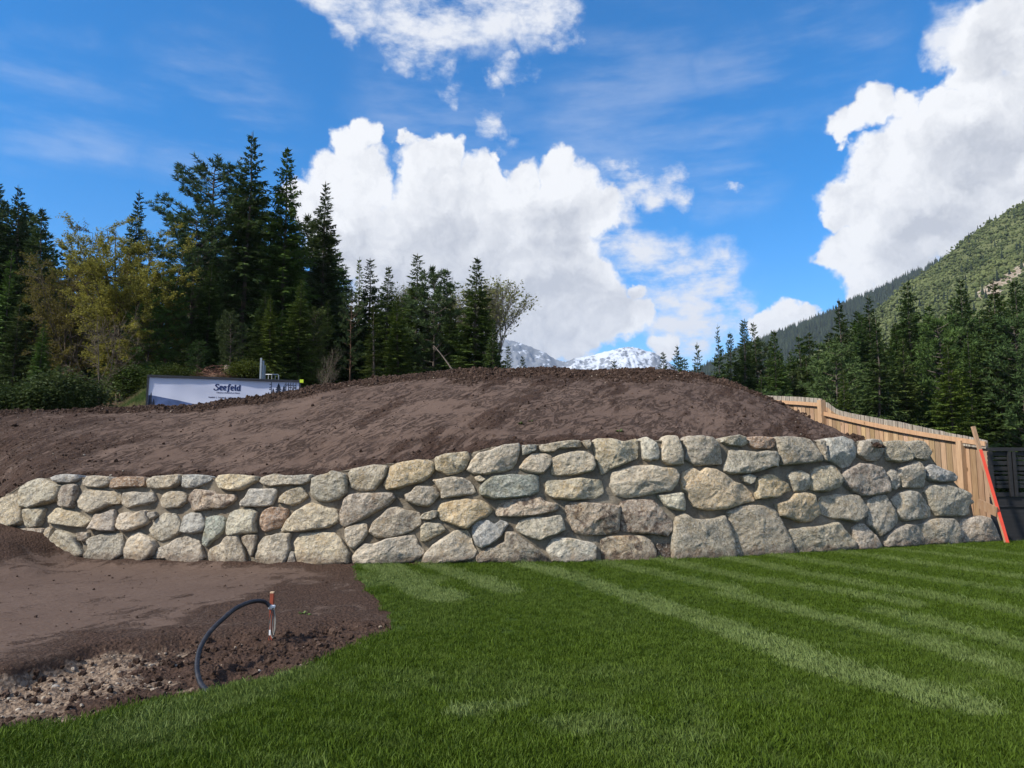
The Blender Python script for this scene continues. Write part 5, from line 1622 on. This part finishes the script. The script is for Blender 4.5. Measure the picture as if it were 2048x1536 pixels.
def crown_tree(seed, H, R, z0, leaves, mat, bark, r0=.11, stems=3, leaf=.085):
    """open broadleaf crown: ascending limbs that fork into boughs and twigs filling an ovoid, leaves strung along the twigs"""
    rr = random.Random(seed)
    T = Tri(); B = MB()
    def target():
        while True:
            v = Vector((rr.uniform(-1, 1), rr.uniform(-1, 1), rr.uniform(-1, 1)))
            if .25 < v.length < 1: break
        k = 1 + .25 * mn.noise(v * 1.6 + Vector((seed, 0, 0)))
        return Vector((v.x * R * k, v.y * R * k, H * (z0 + (1 - z0) * (.5 + .5 * v.z))))
    def curve(a, b, sag, n):
        c = a.lerp(b, .45) + Vector((0, 0, sag)) + Vector((rr.gauss(0, .1), rr.gauss(0, .1), 0)) * (b - a).length * .4
        return [a * (1 - t) ** 2 + c * 2 * t * (1 - t) + b * t * t for t in [i / n for i in range(n + 1)]]
    allp = []
    for s in range(stems):
        a = rr.uniform(0, 6.28); top = Vector((math.cos(a) * R * .25, math.sin(a) * R * .25, H * rr.uniform(.72, .9)))
        st = curve(Vector((math.cos(a) * .08 * (stems > 1), math.sin(a) * .08 * (stems > 1), -.3)), top, .2, 8)
        B.tube(st, [r0 * (1 - .8 * i / 8) * (1 if s == 0 else .75) for i in range(9)], 6, False)
        for l in range(8):
            p = st[rr.randint(1, 6)]; e = target()
            if e.z < p.z + .3: e.z = p.z + rr.uniform(.1, 1.2)
            e.z = min(e.z, H)
            lm = curve(p, e, -.12 * (e - p).length, 6)
            B.tube(lm, [r0 * .38 * (1 - .75 * i / 6) for i in range(7)], 4, False)
            for m in range(9):
                q = lm[rr.randint(1, 6)]
                d = Vector((rr.gauss(0, 1), rr.gauss(0, 1), rr.gauss(.45, .8))).normalized()
                out_ = Vector((q.x, q.y, (q.z - H * .5) * .6)); out_ = out_.normalized() if out_.length > .1 else d
                e2 = q + (d + out_ * .7).normalized() * rr.uniform(.08, .17) * H
                if e2.z > H: e2.z = H - rr.uniform(0, .3)
                bg = curve(q, e2, .05, 4)
                B.tube(bg, [r0 * .13 * (1 - .6 * i / 4) for i in range(5)], 3, False)
                for w in range(8):
                    u = bg[rr.randint(1, 4)]
                    d2 = ((e2 - q).normalized() + Vector((rr.gauss(0, .6), rr.gauss(0, .6), rr.gauss(.25, .5)))).normalized()
                    tw = curve(u, u + d2 * rr.uniform(.03, .06) * H, .02, 2)
                    B.tube(tw, [.0075, .006, .004], 3, False)
                    for k in range(leaves):
                        pp = tw[0].lerp(tw[2], rr.random()) + Vector((rr.gauss(0, .055), rr.gauss(0, .055), rr.gauss(0, .05)))
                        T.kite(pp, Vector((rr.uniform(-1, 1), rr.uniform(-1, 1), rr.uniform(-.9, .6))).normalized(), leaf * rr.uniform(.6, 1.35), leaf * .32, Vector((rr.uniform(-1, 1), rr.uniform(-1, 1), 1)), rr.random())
    return (T.build('crown') if leaves else None), mesh('trunk', B.v, B.f, True), mat, bark, H

PROTO = {
    'spruce_a': spruce(1, 14, 2.7), 'spruce_b': spruce(2, 14, 3.2, dens=.9, droop=1.2), 'spruce_c': spruce(3, 14, 2.3, gap=.12),
    'spruce_d': spruce(4, 14, 2.8, start=.10, gap=.22, sparse_low=.75, droop=1.35), 'spruce_e': spruce(5, 14, 3.1, gap=.10, droop=.8), 'spruce_f': spruce(7, 14, 2.5, gap=.28, droop=1.6, dens=1.1), 'spruce_g': spruce(8, 14, 3.4, start=.03, gap=.15, droop=.6), 'larch': spruce(6, 14, 1.7, dens=.55, gap=.35, droop=.5),
    'pine_a': pine(11, 12, 3.0, .16, 105, red=False), 'pine_b': pine(12, 12, 2.3, .22, 85), 'pine_c': pine(13, 9, 2.1, .10, 80, red=False),
    'thin_pine': pine(14, 12, 2.4, .30, 42),
}
TREE_N = {}
def tree(kind, px, ytop, Y, label, group=None, wide=1.0, col=(1, 1, 1), name=None, cat=None, proto=None):
    crown, trunk, cm, tm, H = proto or PROTO[kind]
    X = (px - 1024) / F * Y
    X *= 1.0
    zt = at(px, ytop, Y).z
    X = at(px, ytop, Y).x
    zb = float(floor_z(X, Y)) - 0.15
    s = (zt - zb) / H
    nm = name or {'sp': 'spruce_tree', 'la': 'larch_tree', 'pi': 'pine_tree', 'th': 'pine_tree'}[kind[:2]]
    r = empty(nm, (X, Y, zb), label, cat or 'tree', group, random.uniform(0, 6.28))
    r.scale = (s * wide, s * wide, s)
    for me, mt, pn in ((trunk, tm, 'trunk'), (crown, cm, 'crown')):
        if me is None: continue
        if not me.materials: me.materials.append(mt)
        o = bpy.data.objects.new(pn, me); COL.objects.link(o); o.parent = r
        o.color = (*col, 1)
    r.rotation_euler.x, r.rotation_euler.y = random.gauss(0, .018), random.gauss(0, .018)
    return r

LG, RG, MG = 'trees of the wood behind the banner', 'trees of the wood behind the wooden fence', 'young trees on the skyline of the mound'
# --- the wood on the rise behind the banner: trees one can point to
tree('spruce_d', 500, 258, 37, 'tallest spruce of all, with a bare grey lower trunk above the banner', LG, 1.05, (.85, .9, .9))
tree('spruce_a', 578, 293, 38, 'second tallest spruce, fresh green, just right of the tallest', LG, 1.0, (1.1, 1.25, .85))
tree('spruce_e', 652, 362, 41, 'dark spruce with a ragged edge against the big white cloud', LG, .95, (.75, .75, .85))
tree('pine_a', 428, 338, 38, 'broad dark pine leaning out left of the tallest spruce', LG, 1.15, (.85, .95, 1.0))
tree('pine_a', 392, 430, 36, 'lower pine with a spreading crown beside the yellow-green tree', LG, 1.1, (.9, 1.0, .9))
tree('spruce_e', 62, 374, 46, 'pointed dark spruce whose tip stands clear at the far end of the wood', LG, .95, (.7, .75, .85))
tree('spruce_b', 18, 372, 45, 'dark spruce cut by the picture edge beside the pointed one', LG, .9, (.7, .8, .8))
tree('spruce_a', 92, 418, 44, 'slightly lower dark spruce right of the pointed one', LG, 1.0, (.75, .8, .75))
tree('spruce_e', 272, 380, 48, 'single dark fir top rising behind the yellow-green broadleaf tree', LG, .85, (.7, .75, .85))
tree('larch', 721, 516, 44, 'thin pale larch with sparse twigs right of the dark spruces', LG, .9, (2.0, 1.9, 1.3))
tree('spruce_c', 742, 518, 42, 'slim spruce between the thin larch and the small spruce tip', LG, 1.4, (.8, .85, .8))
tree('spruce_c', 775, 534, 40, 'small slim spruce tip left of the taller skyline spruce', LG, 1.4, (1, 1.05, .9))
tree('spruce_c', 833, 508, 38, 'tall slender spruce with a thin spire over the mound', LG, 1.45, (.95, 1, .85))
tree('pine_c', 869, 552, 37, 'narrow upright pine right of the slender spruce', LG, 1.0, (.95, 1, 1))
tree('spruce_c', 894, 536, 43, 'bluish spruce half hidden behind the narrow pine', LG, 1.4, (.75, .9, 1.0))
tree('spruce_a', 947, 516, 36, 'full dark spruce at the open end of the wood beside the birch', LG, 1.25, (.95, 1.0, .8))
tree('spruce_b', 985, 640, 35, 'low bushy spruce under the birch at the end of the wood', LG, .8, (.8, .85, .75))
tree('thin_pine', 704, 588, 35, 'thin reddish-stemmed pine standing alone before the dark wood', LG, .85, (.8, .85, .8))
tree('pine_b', 338, 560, 34, 'mid-green young pine just left above the banner', LG, 1.25, (1.1, 1.35, .9))
tree('pine_c', 300, 600, 33, 'bushy young pine behind the grassy bank', LG, 1.2, (1.15, 1.4, .85))
tree('spruce_b', 420, 520, 35, 'shadowy spruce filling the gap above the banner', LG, 1.1, (.85, .95, .75))
tree('spruce_b', 600, 560, 34.5, 'olive-green spruce behind the steel posts', LG, 1.1, (1.1, 1.1, .7))
tree('spruce_b', 545, 590, 33, 'low olive spruce close behind the tube frame', LG, 1.0, (1.2, 1.15, .65))
tree('spruce_a', 800, 590, 35, 'yellowish-green spruce right of the thin reddish pine', LG, 1.2, (1.2, 1.2, .75))
tree('larch', 752, 600, 34, 'half bare twiggy conifer with drooping dead branches', LG, 1.5, (.9, .85, .6))
tree('spruce_b', 660, 600, 37, 'dark low spruce behind the thin reddish pine', LG, 1.1, (.7, .75, .65))
tree('spruce_b', 900, 600, 36.5, 'low dark spruce between the narrow pine and the full spruce', LG, .9, (.85, .9, .8))
tree('spruce_a', 84, 655, 29, 'knee-high fresh green young spruce in the undergrowth', LG, 1.0, (1.0, 1.25, .75))
tree('spruce_c', 1013, 690, 33, 'small spruce under the birch on the mound skyline', MG, 1.1, (.9, .95, .9))
tree('spruce_c', 1047, 712, 34, 'tiny spruce in front of the snowy mountain', MG, 1.2, (1, 1.05, .9))
tree('spruce_c', 1226, 718, 45, 'tiny spruce alone on the middle of the mound skyline', MG, 1.2, (1, 1.05, .95))
tree('spruce_c', 1322, 704, 47, 'short spruce left of the pair before the snowy ridge', MG, 1.25, (1, 1.05, .9))
tree('spruce_e', 1341, 690, 47, 'taller dark spruce of the pair before the snowy ridge', MG, .95, (.9, .95, .9))
tree('spruce_c', 1357, 712, 48, 'shorter right-hand spruce of the pair before the snowy ridge', MG, 1.2, (.95, 1, .9))
tree('spruce_c', 1375, 716, 46, 'low green spruce at the foot of the thin leaning one', MG, 1.3, (1.1, 1.2, .85))
tree('spruce_d', 1389, 684, 47, 'thin spruce with open branches between the two woods', MG, .8, (.95, 1, .95))
tree('spruce_f', 1437, 652, 44, 'sparse gappy spruce at the near end of the fence wood', RG, .72, (.75, .85, .85))
tree('spruce_c', 1480, 638, 46, 'tallest of the three thin spires at the end of the fence wood', RG, 1.0, (.85, .9, .9))
tree('spruce_c', 1499, 643, 48, 'middle spire of the three at the end of the fence wood', RG, .95, (.85, .9, .9))
tree('spruce_c', 1518, 643, 47, 'last of the three thin spires before the cloud', RG, 1.0, (.9, .95, .9))
tree('spruce_a', 1462, 664, 45, 'bushy spruce at the foot of the three spires', RG, .95, (.9, .95, .85))
tree('spruce_a', 1550, 660, 42, 'spruce with a thin tip before the dark ridge', RG, 1.0, (1, 1.1, .9))
tree('spruce_e', 1675, 596, 42, 'dark spruce whose tip stands before the white cloud and dark ridge', RG, .95, (.75, .8, .8))
tree('spruce_e', 1733, 590, 43, 'ragged dark spruce next to the one before the cloud', RG, .95, (.75, .8, .8))
tree('spruce_b', 1814, 564, 41, 'big dark spruce with its tip just under the green hill edge', RG, 1.0, (.75, .85, .75))
tree('spruce_b', 1922, 558, 42, 'tall dark spruce before the pale rock slide', RG, .95, (.7, .8, .75))
tree('spruce_a', 2036, 556, 40, 'dark spruce at the very end of the fence wood', RG, 1.0, (.75, .85, .75))
tree('spruce_d', 1746, 640, 31, 'pine with a leaning pale trunk and dead lower branches close behind the fence', RG, 1.1, (.75, .8, .75))
tree('spruce_d', 1984, 560, 32, 'spruce with a bare grey trunk standing right behind the black gate', RG, 1.1, (.8, .85, .75))
tree('spruce_b', 1895, 690, 29, 'low mossy-green young spruce over the fence top', RG, 1.2, (1.2, 1.2, .7))

# --- the rest of both woods, tree by tree, indistinguishable in the dark
rr = random.Random(77)
SKY_L = [(-260, 400), (0, 395), (40, 400), (100, 440), (130, 520), (230, 500), (300, 520), (340, 520), (380, 440), (430, 420), (480, 380), (560, 400), (640, 430), (690, 500), (705, 570), (760, 570), (860, 580), (960, 600), (1000, 690)]
SKY_R = [(1430, 735), (1480, 690), (1550, 672), (1640, 650), (1700, 618), (1800, 595), (1900, 580), (2048, 560), (2300, 530)]
def where(px, base, left):
    if left:
        z = ('behind the low bushes' if px < 110 else 'around the yellow-green tree' if px < 380 else 'around the tallest spruces' if px < 690 else 'between the slim skyline spruces')
    else:
        z = ('below the dark ridge' if px < 1640 else 'over the fence corner post' if px < 1800 else 'over the middle of the fence' if px < 1940 else 'over the black gate')
    return base + ' ' + z
def fill(sky, x0, x1, step, Y0, Y1, d0, d1, label, group, kinds, tint):
    x = x0
    while x < x1:
        px = x + rr.uniform(-.4, .4) * step
        yt = float(interp(px, sky)) + rr.uniform(d0, d1)
        k = rr.choice(kinds); g = rr.uniform(*tint)
        tree(k, px, yt, rr.uniform(Y0, Y1), where(px, label, group == LG), group, rr.uniform(.9, 1.5), (g * rr.uniform(.9, 1.15), g * rr.uniform(.95, 1.2), g * rr.uniform(.75, 1.05)))
        x += step
SPR = ['spruce_a', 'spruce_b', 'spruce_e', 'spruce_f', 'spruce_d', 'spruce_g', 'pine_c']
LB, LM_, RB, RM = 'dark conifer massed deep in the wood', 'shaded young conifer in the wood front rank', 'dark conifer massed deep in the fence wood', 'shaded conifer in the fence wood front rank'
fill(SKY_L, -240, 985, 27, 50, 62, 10, 80, LB, LG, SPR, (.75, 1.1))
fill(SKY_L, -240, 960, 44, 42, 49, 60, 170, LB, LG, SPR, (.75, 1.15))
fill(SKY_L, -230, 960, 62, 31.5, 36, 190, 290, LM_, LG, SPR + ['pine_c'], (.75, 1.15))
fill([(680, 600), (1010, 640)], 690, 990, 21, 38.5, 44, -10, 60, LM_, LG, SPR, (.85, 1.25))
fill(SKY_R, 1440, 2300, 19, 50, 62, 4, 50, RB, RG, SPR, (.8, 1.1))
fill(SKY_R, 1500, 2300, 28, 41, 49, 20, 90, RB, RG, SPR + ['pine_a', 'pine_c', 'pine_a'], (.85, 1.25))
fill(SKY_R, 1560, 2300, 48, 31, 38, 60, 150, RM, RG, SPR + ['pine_c'], (.9, 1.4))

# --- broadleaf trees and bushes
yb = crown_tree(31, 9, 2.9, .28, 36, M_LEAF, bark_material('olive_bark', (0.070, 0.055, 0.036), (0.150, 0.118, 0.078)))
tree(None, 262, 440, 34, 'round yellow-green broadleaf tree coming into leaf at the edge of the wood', LG, 1.08, (.92, .92, .70), 'broadleaf_tree', proto=yb)
yb2 = crown_tree(38, 9, 3.0, .24, 15, M_LEAF, M_GREYBARK)
tree(None, 172, 446, 36, 'browner half-leafed broadleaf tree beside the round yellow-green one', LG, .85, (.52, .48, .40), 'broadleaf_tree', proto=yb2)
bare = crown_tree(33, 7, 2.2, .12, 0, M_LEAF, M_GREYBARK, r0=.06, stems=2)
tree(None, 216, 600, 29, 'bare grey many-branched tree standing before the yellow-green one', LG, 1.0, (1, 1, 1), 'bare_tree', proto=bare)
bir = broadleaf(36, 8, 0.66, 5, 2, .10, .20, .06, leaf_material('birch_leaves', (0.12, 0.13, 0.045), (0.24, 0.25, 0.10), .4), bark_material('birch_bark', (0.10, 0.085, 0.07), (0.26, 0.24, 0.21)), .40, bunch=.25)
tree(None, 972, 556, 42, 'lacy half-leafed birch against the cloud at the open end of the wood', LG, 1.05, (1, 1, 1), 'birch_tree', proto=bir)
tree(None, 820, 566, 43, 'thin twiggy birch behind the slender spruce', LG, .85, (1, 1, 1), 'birch_tree', proto=bir)
tree(None, 640, 690, 27.5, 'bare grey thicket of twigs right of the banner end', LG, .85, (1, 1, 1), 'bare_shrub', 'shrub', proto=broadleaf(41, 3, .75, 4, 1, .06, .24, .03, M_BUSH, M_GREYBARK, .45, bunch=.15))
bu = [broadleaf(51 + i, 2.6, 1.05, 4, 22, .06, .06, .02, M_BUSH, M_GREYBARK, .10, bunch=.34) for i in range(2)]
for k, (px, yt, Y, lab, w, col) in enumerate(((118, 748, 25.5, 'leafy light green bush in the undergrowth, nearest to the bare tree', 1.3, (1, 1, 1)), (60, 775, 25, 'leafy green bush at the wood edge below the young spruce', 1.4, (.8, .9, .8)),
        (8, 778, 25, 'low dark bush at the outer end of the wood edge', 1.5, (.6, .7, .6)), (148, 782, 25.5, 'bush right beside the foot of the bare tree', .9, (.9, .95, .8)), (-60, 770, 25, 'bush beyond the outer end of the wood edge', 1.5, (.7, .8, .7)),
        (275, 742, 30, 'green bush behind the top corner of the banner', 1.3, (1.0, 1.1, .7)), (345, 735, 29, 'olive bush over the banner near its mountain print', 1.3, (.8, .8, .5)), (500, 728, 29.5, 'yellowish low bush behind the steel posts', 1.3, (1.1, 1.0, .5)))):
    tree(None, px, yt, Y, lab, 'bushes along the edge of the wood', w, col, 'bush', 'bush', proto=bu[k % 2])
# leaning dead trunk
def build_snag():
    A = at(908, 745, 30); B = at(868, 692, 31.5)
    pts = [A.lerp(B, t) + Vector((0, 0, .05 * math.sin(t * 3))) for t in np.linspace(-.25, 1, 8)]
    b = MB().tube([p - A for p in pts], [.045 - .03 * i / 7 for i in range(8)], 7)
    for t, dx in ((.55, .35), (.75, -.3), (.9, .25)):
        p = A.lerp(B, t) - A; b.tube([p, p + Vector((dx, 0, .25))], [.02, .006], 4)
    o = link('dead_trunk', mesh('dead_trunk', b.v, b.f, True), M_BARK, label='grey dead trunk leaning in front of the spruces on the mound skyline', cat='dead tree'); o.location = A
build_snag()
def build_brush():
    mb = MB(); r_ = random.Random(8)
    for i in range(260):
        px = r_.gauss(420, 32); Y = r_.gauss(29.4, .7); X = (px - 1024) / F * Y
        z = float(floor_z(X, Y)) + .30 * math.exp(-((px - 420) / 45) ** 2) + r_.uniform(0, .35)
        d = Vector((r_.uniform(-1, 1), r_.uniform(-1, 1), r_.uniform(-.3, .3))).normalized() * r_.uniform(.25, .7)
        p = Vector((X, Y, z)); mb.tube([p - d * .5, p + d * .5], [.016, .008], 3)
    mb.build('brushwood', flat_mat('dead_brush', (0.095, 0.050, 0.034), .95, 1.0), kind='stuff', label='heap of reddish-brown dead brushwood above the banner', cat='brushwood')
    mb = MB()
    for i in range(70):
        px = r_.gauss(232, 14); Y = r_.gauss(22.6, .4); X = (px - 1024) / F * Y; z = float(floor_z(X, Y)) + r_.uniform(0, .22)
        d = Vector((r_.uniform(.2, 1), r_.uniform(-.4, .4), r_.uniform(.1, .6))).normalized() * r_.uniform(.3, .9)
        p = Vector((X, Y, z)); mb.tube([p - d * .5, p + d * .5], [.012, .006], 3)
    mb.build('cut_branches', flat_mat('dry_branches', (0.24, 0.17, 0.11), .95, .5), kind='stuff', label='small pile of pale cut branches on the grassy bank', cat='brushwood')
build_brush()

# ------------------------------------------------------------------ far slopes
def slope(name, ridge, dr, foot_d, foot_z, rows, amp, seed, mat, label, xs, rough=1.0, p=1.0):
    V = []
    for i, x in enumerate(xs):
        R_ = at(x, float(interp(x, ridge)), dr)
        k = R_.x / R_.y
        for j in range(rows):
            t = j / (rows - 1)
            Y = foot_d + (dr - foot_d) * t
            z = foot_z + (R_.z - foot_z) * t ** p
            V.append((k * Y, Y, z))
    V = np.array(V).reshape(len(xs), rows, 3)
    env = np.linspace(0, 1, rows)[None, :] * (1 - 0.75 * np.linspace(0, 1, rows)[None, :] ** 8)
    nn = fbm(V[..., 0] * rough / 60 + 3, V[..., 1] * rough / 60, 6, seed, .55) - .5
    V[..., 2] += nn * amp * env
    return V
def build_hills():
    # green hill with dwarf pine and a pale rock slide
    m, nt, out = new_mat('hill_scrub')
    n = N(nt); p = n.pos()
    a = n.noise(p, .10, 7, .7); b = n.noise(p, .35, 5, .7)
    c = n.mix(n.ramp(a, .35, .62), (0.078, 0.094, 0.040), (0.145, 0.158, 0.070))
    sl = n.attr('slide')
    rk = n.mix(n.ramp(b, .35, .65), (0.22, 0.17, 0.125), (0.40, 0.34, 0.27))
    c = n.mix(n.ramp(n.math('ADD', sl, n.math('MULTIPLY_ADD', b, 1.6, -.8)), .35, .55), c, rk)
    n.bsdf(out, c, .95, n.bump(b, 1.0, 1.5), spec=.05)
    ridge = [(1500, 770), (1640, 705), (1720, 650), (1780, 602), (1822, 562), (1860, 540), (1890, 520), (1912, 497), (1935, 478), (1965, 456), (1990, 440), (2020, 424), (2048, 407), (2150, 350), (2400, 240)]
    xs = np.arange(1500, 2400, 6.0); rows = 90
    V = slope('hill', ridge, 620, 190, -6, rows, 26, 3, m, '', xs)
    px = np.repeat(xs[:, None], rows, 1)
    fl = V.reshape(-1, 3)
    P2 = np.array([pxof(*v) for v in fl])
    sd = np.exp(-((P2[:, 1] - (596 - (P2[:, 0] - 1950) * .62)) / 12) ** 2) * sstep(1925, 1975, P2[:, 0]) * .85
    sd = np.maximum(sd, np.exp(-(((P2[:, 0] - 1978) / 30) ** 2 + ((P2[:, 1] - 585) / 9) ** 2)))
    me = mesh('green_hill', fl, grid_faces(len(xs), rows)[:, ::-1].copy(), True, {'slide': sd})
    link('green_hill', me, m, kind='structure', label='steep scrub-covered green hillside with a pale rock slide above the fence wood', cat='hill')
    # scrub on it
    sm, nt, out = new_mat('dwarf_pine')
    n = N(nt); t = n.attr('tint', 'INSTANCER')
    n.bsdf(out, n.mix(t, (0.058, 0.076, 0.030), (0.125, 0.146, 0.058)), .9, spec=.05)
    k = 45000
    i = RNG.integers(0, len(fl), k * 2)
    sdk = sd[i]
    ok = (RNG.random(len(i)) > np.clip(sdk * 1.2, 0, .97)) & (P2[i, 0] > 1560)
    i = i[ok][:k]
    P = fl[i] + RNG.normal(0, 1, (len(i), 3)) * (2.6, 2.6, .2)
    wv = fbm(P[:, 0] * .05, P[:, 1] * .05, 4, 5)
    scatter('hill_scrub', P, np.stack([np.zeros(len(P)), np.zeros(len(P)), RNG.uniform(0, 6.28, len(P))], 1), RNG.lognormal(math.log(.85), .4, len(P)), np.clip(wv * 1.6 - .35 + RNG.normal(0, .2, len(P)), 0, 1), lump(4, 1, .5, .8, 1.5), sm, 'dwarf pine scrub covering the green hillside', 'scrub')
    tm, nt, out = new_mat('far_conifer')
    n = N(nt); t = n.attr('tint', 'INSTANCER')
    n.bsdf(out, n.mix(t, (0.018, 0.028, 0.022), (0.042, 0.058, 0.034)), .9, spec=.05)
    r_ = random.Random(2); T = MB()
    for q in range(9):
        z0 = .06 + q * .1; R_ = .20 * (1 - q / 9.6)
        ring = [(R_ * math.cos(a) * r_.uniform(.7, 1.2), R_ * math.sin(a) * r_.uniform(.7, 1.2), z0 - r_.uniform(0, .03)) for a in np.linspace(0, 6.283, 8)[:-1]]
        T.add(ring + [(0, 0, z0 + .20)], [(a, (a + 1) % 7, 7) for a in range(7)])
    fir = mesh('far_fir', T.v, T.f, False)
    # single conifers scattered on the green hill
    i = RNG.choice(len(fl), 900)
    P = fl[i][P2[i, 0] > 1700]
    scatter('hill_trees', P, np.stack([np.zeros(len(P)), np.zeros(len(P)), RNG.uniform(0, 6.28, len(P))], 1), RNG.uniform(3, 7, len(P)), RNG.uniform(0, 1, len(P)), fir, tm, 'small scattered conifers on the green hillside', 'trees')
    # dark wooded ridge behind
    m2, nt, out = new_mat('ridge_wood')
    n = N(nt); p = n.pos(); n.bsdf(out, n.mix(n.noise(p, .03, 6, .7), (0.018, 0.027, 0.020), (0.050, 0.062, 0.040)), .95, spec=.05)
    ridge2 = [(1340, 775), (1385, 752), (1415, 738), (1450, 720), (1480, 706), (1520, 690), (1560, 672), (1600, 654), (1640, 635), (1680, 616), (1720, 600), (1760, 584), (1800, 566), (1850, 542), (1900, 518), (1960, 490), (2100, 430), (2400, 300)]
    xs = np.arange(1340, 2300, 8.0); rows = 70
    V = slope('ridge', ridge2, 1500, 760, -5, rows, 60, 14, m2, '', xs, .45)
    fl = V.reshape(-1, 3)
    link('wooded_ridge', mesh('wooded_ridge', fl, grid_faces(len(xs), rows)[:, ::-1].copy(), True), m2, kind='structure', label='dark forested ridge falling away beyond the green hill', cat='ridge')
    k = 16000
    u = RNG.integers(0, len(xs), k); v = (rows - 1 - (RNG.random(k) ** 1.6 * (rows - 1))).astype(int)
    P = V[u, v] + RNG.normal(0, 1, (k, 3)) * (4, 4, .3) - (0, 0, 1)
    scatter('ridge_forest', P, np.stack([np.zeros(k), np.zeros(k), RNG.uniform(0, 6.28, k)], 1), RNG.uniform(11, 20, k), RNG.uniform(0, 1, k), fir, tm, 'far dark conifer forest on the ridge', 'forest')
    # snow mountain
    m3, nt, out = new_mat('snow_rock')
    n = N(nt); p = n.pos()
    g = n.node('ShaderNodeNewGeometry'); s = n.node('ShaderNodeSeparateXYZ'); n.put(s.inputs[0], g.outputs['Normal'])
    a = n.noise(n.mapping(p, rot=(0, .5, 0), scale=(1, .5, 1)), .012, 9, .72); b = n.noise(p, .035, 6, .7)
    f = n.math('ADD', n.math('MULTIPLY', s.outputs[2], .55), n.math('ADD', n.math('MULTIPLY', a, 1.1), n.math('MULTIPLY_ADD', b, .5, -1.05)))
    f = n.math('ADD', f, n.math('MULTIPLY', n.attr('snow'), .30))
    c = n.mix(n.ramp(f, .30, .38), n.mix(b, (0.10, 0.115, 0.145), (0.21, 0.225, 0.25)), (0.52, 0.56, 0.63))
    n.bsdf(out, c, .8, spec=.1)
    ridge3 = [(840, 735), (920, 700), (970, 690), (1010, 683), (1045, 686), (1075, 697), (1105, 714), (1130, 724), (1160, 719), (1190, 712), (1225, 703), (1250, 697), (1275, 698), (1300, 703), (1320, 716), (1345, 735), (1370, 748), (1430, 765)]
    xs = np.arange(840, 1430, 2.0); rows = 120
    V = slope('mountain', ridge3, 4200, 2900, -20, rows, 0, 9, m3, '', xs)
    X, Y = V[..., 0], V[..., 1]
    rg = 1 - np.abs(2 * fbm(X / 230, Y / 330, 6, 33, .58) - 1)
    rg2 = 1 - np.abs(2 * fbm(X / 70, Y / 110, 4, 35, .6) - 1)
    tt = np.linspace(0, 1, rows)[None, :]
    V[..., 2] += ((rg - .75) * 150 + (rg2 - .7) * 46) * tt * (1 - .72 * tt ** 6)
    PX = np.repeat(xs[:, None], rows, 1)
    snow = sstep(1080, 1220, PX) * .42 + tt * .45 - .25
    fl = V.reshape(-1, 3)
    link('snowy_mountain', mesh('snowy_mountain', fl, grid_faces(len(xs), rows)[:, ::-1].copy(), True, {'snow': snow.ravel()}), m3, kind='structure', label='distant rocky mountain streaked with snow under the big cloud', cat='mountain')
build_hills()

# ------------------------------------------------------------------ thin mountain air
def build_haze():
    m = bpy.data.materials.new('mountain_air')
    m.use_nodes = True
    nt = m.node_tree; nt.nodes.clear()
    out = nt.nodes.new('ShaderNodeOutputMaterial')
    v = nt.nodes.new('ShaderNodeVolumePrincipled')
    v.inputs['Color'].default_value = (0.62, 0.74, 0.95, 1)
    v.inputs['Density'].default_value = HAZE
    v.inputs['Anisotropy'].default_value = 0.0
    nt.links.new(v.outputs[0], out.inputs['Volume'])
    b = MB().box((-9300, -9300, -1.45), (9300, 9300, 980))
    link('haze', mesh('haze', b.v, b.f, False), m, kind='stuff', label='thin bluish mountain air over the whole valley', cat='haze')
HAZE = 0.5 / 6500
build_haze()
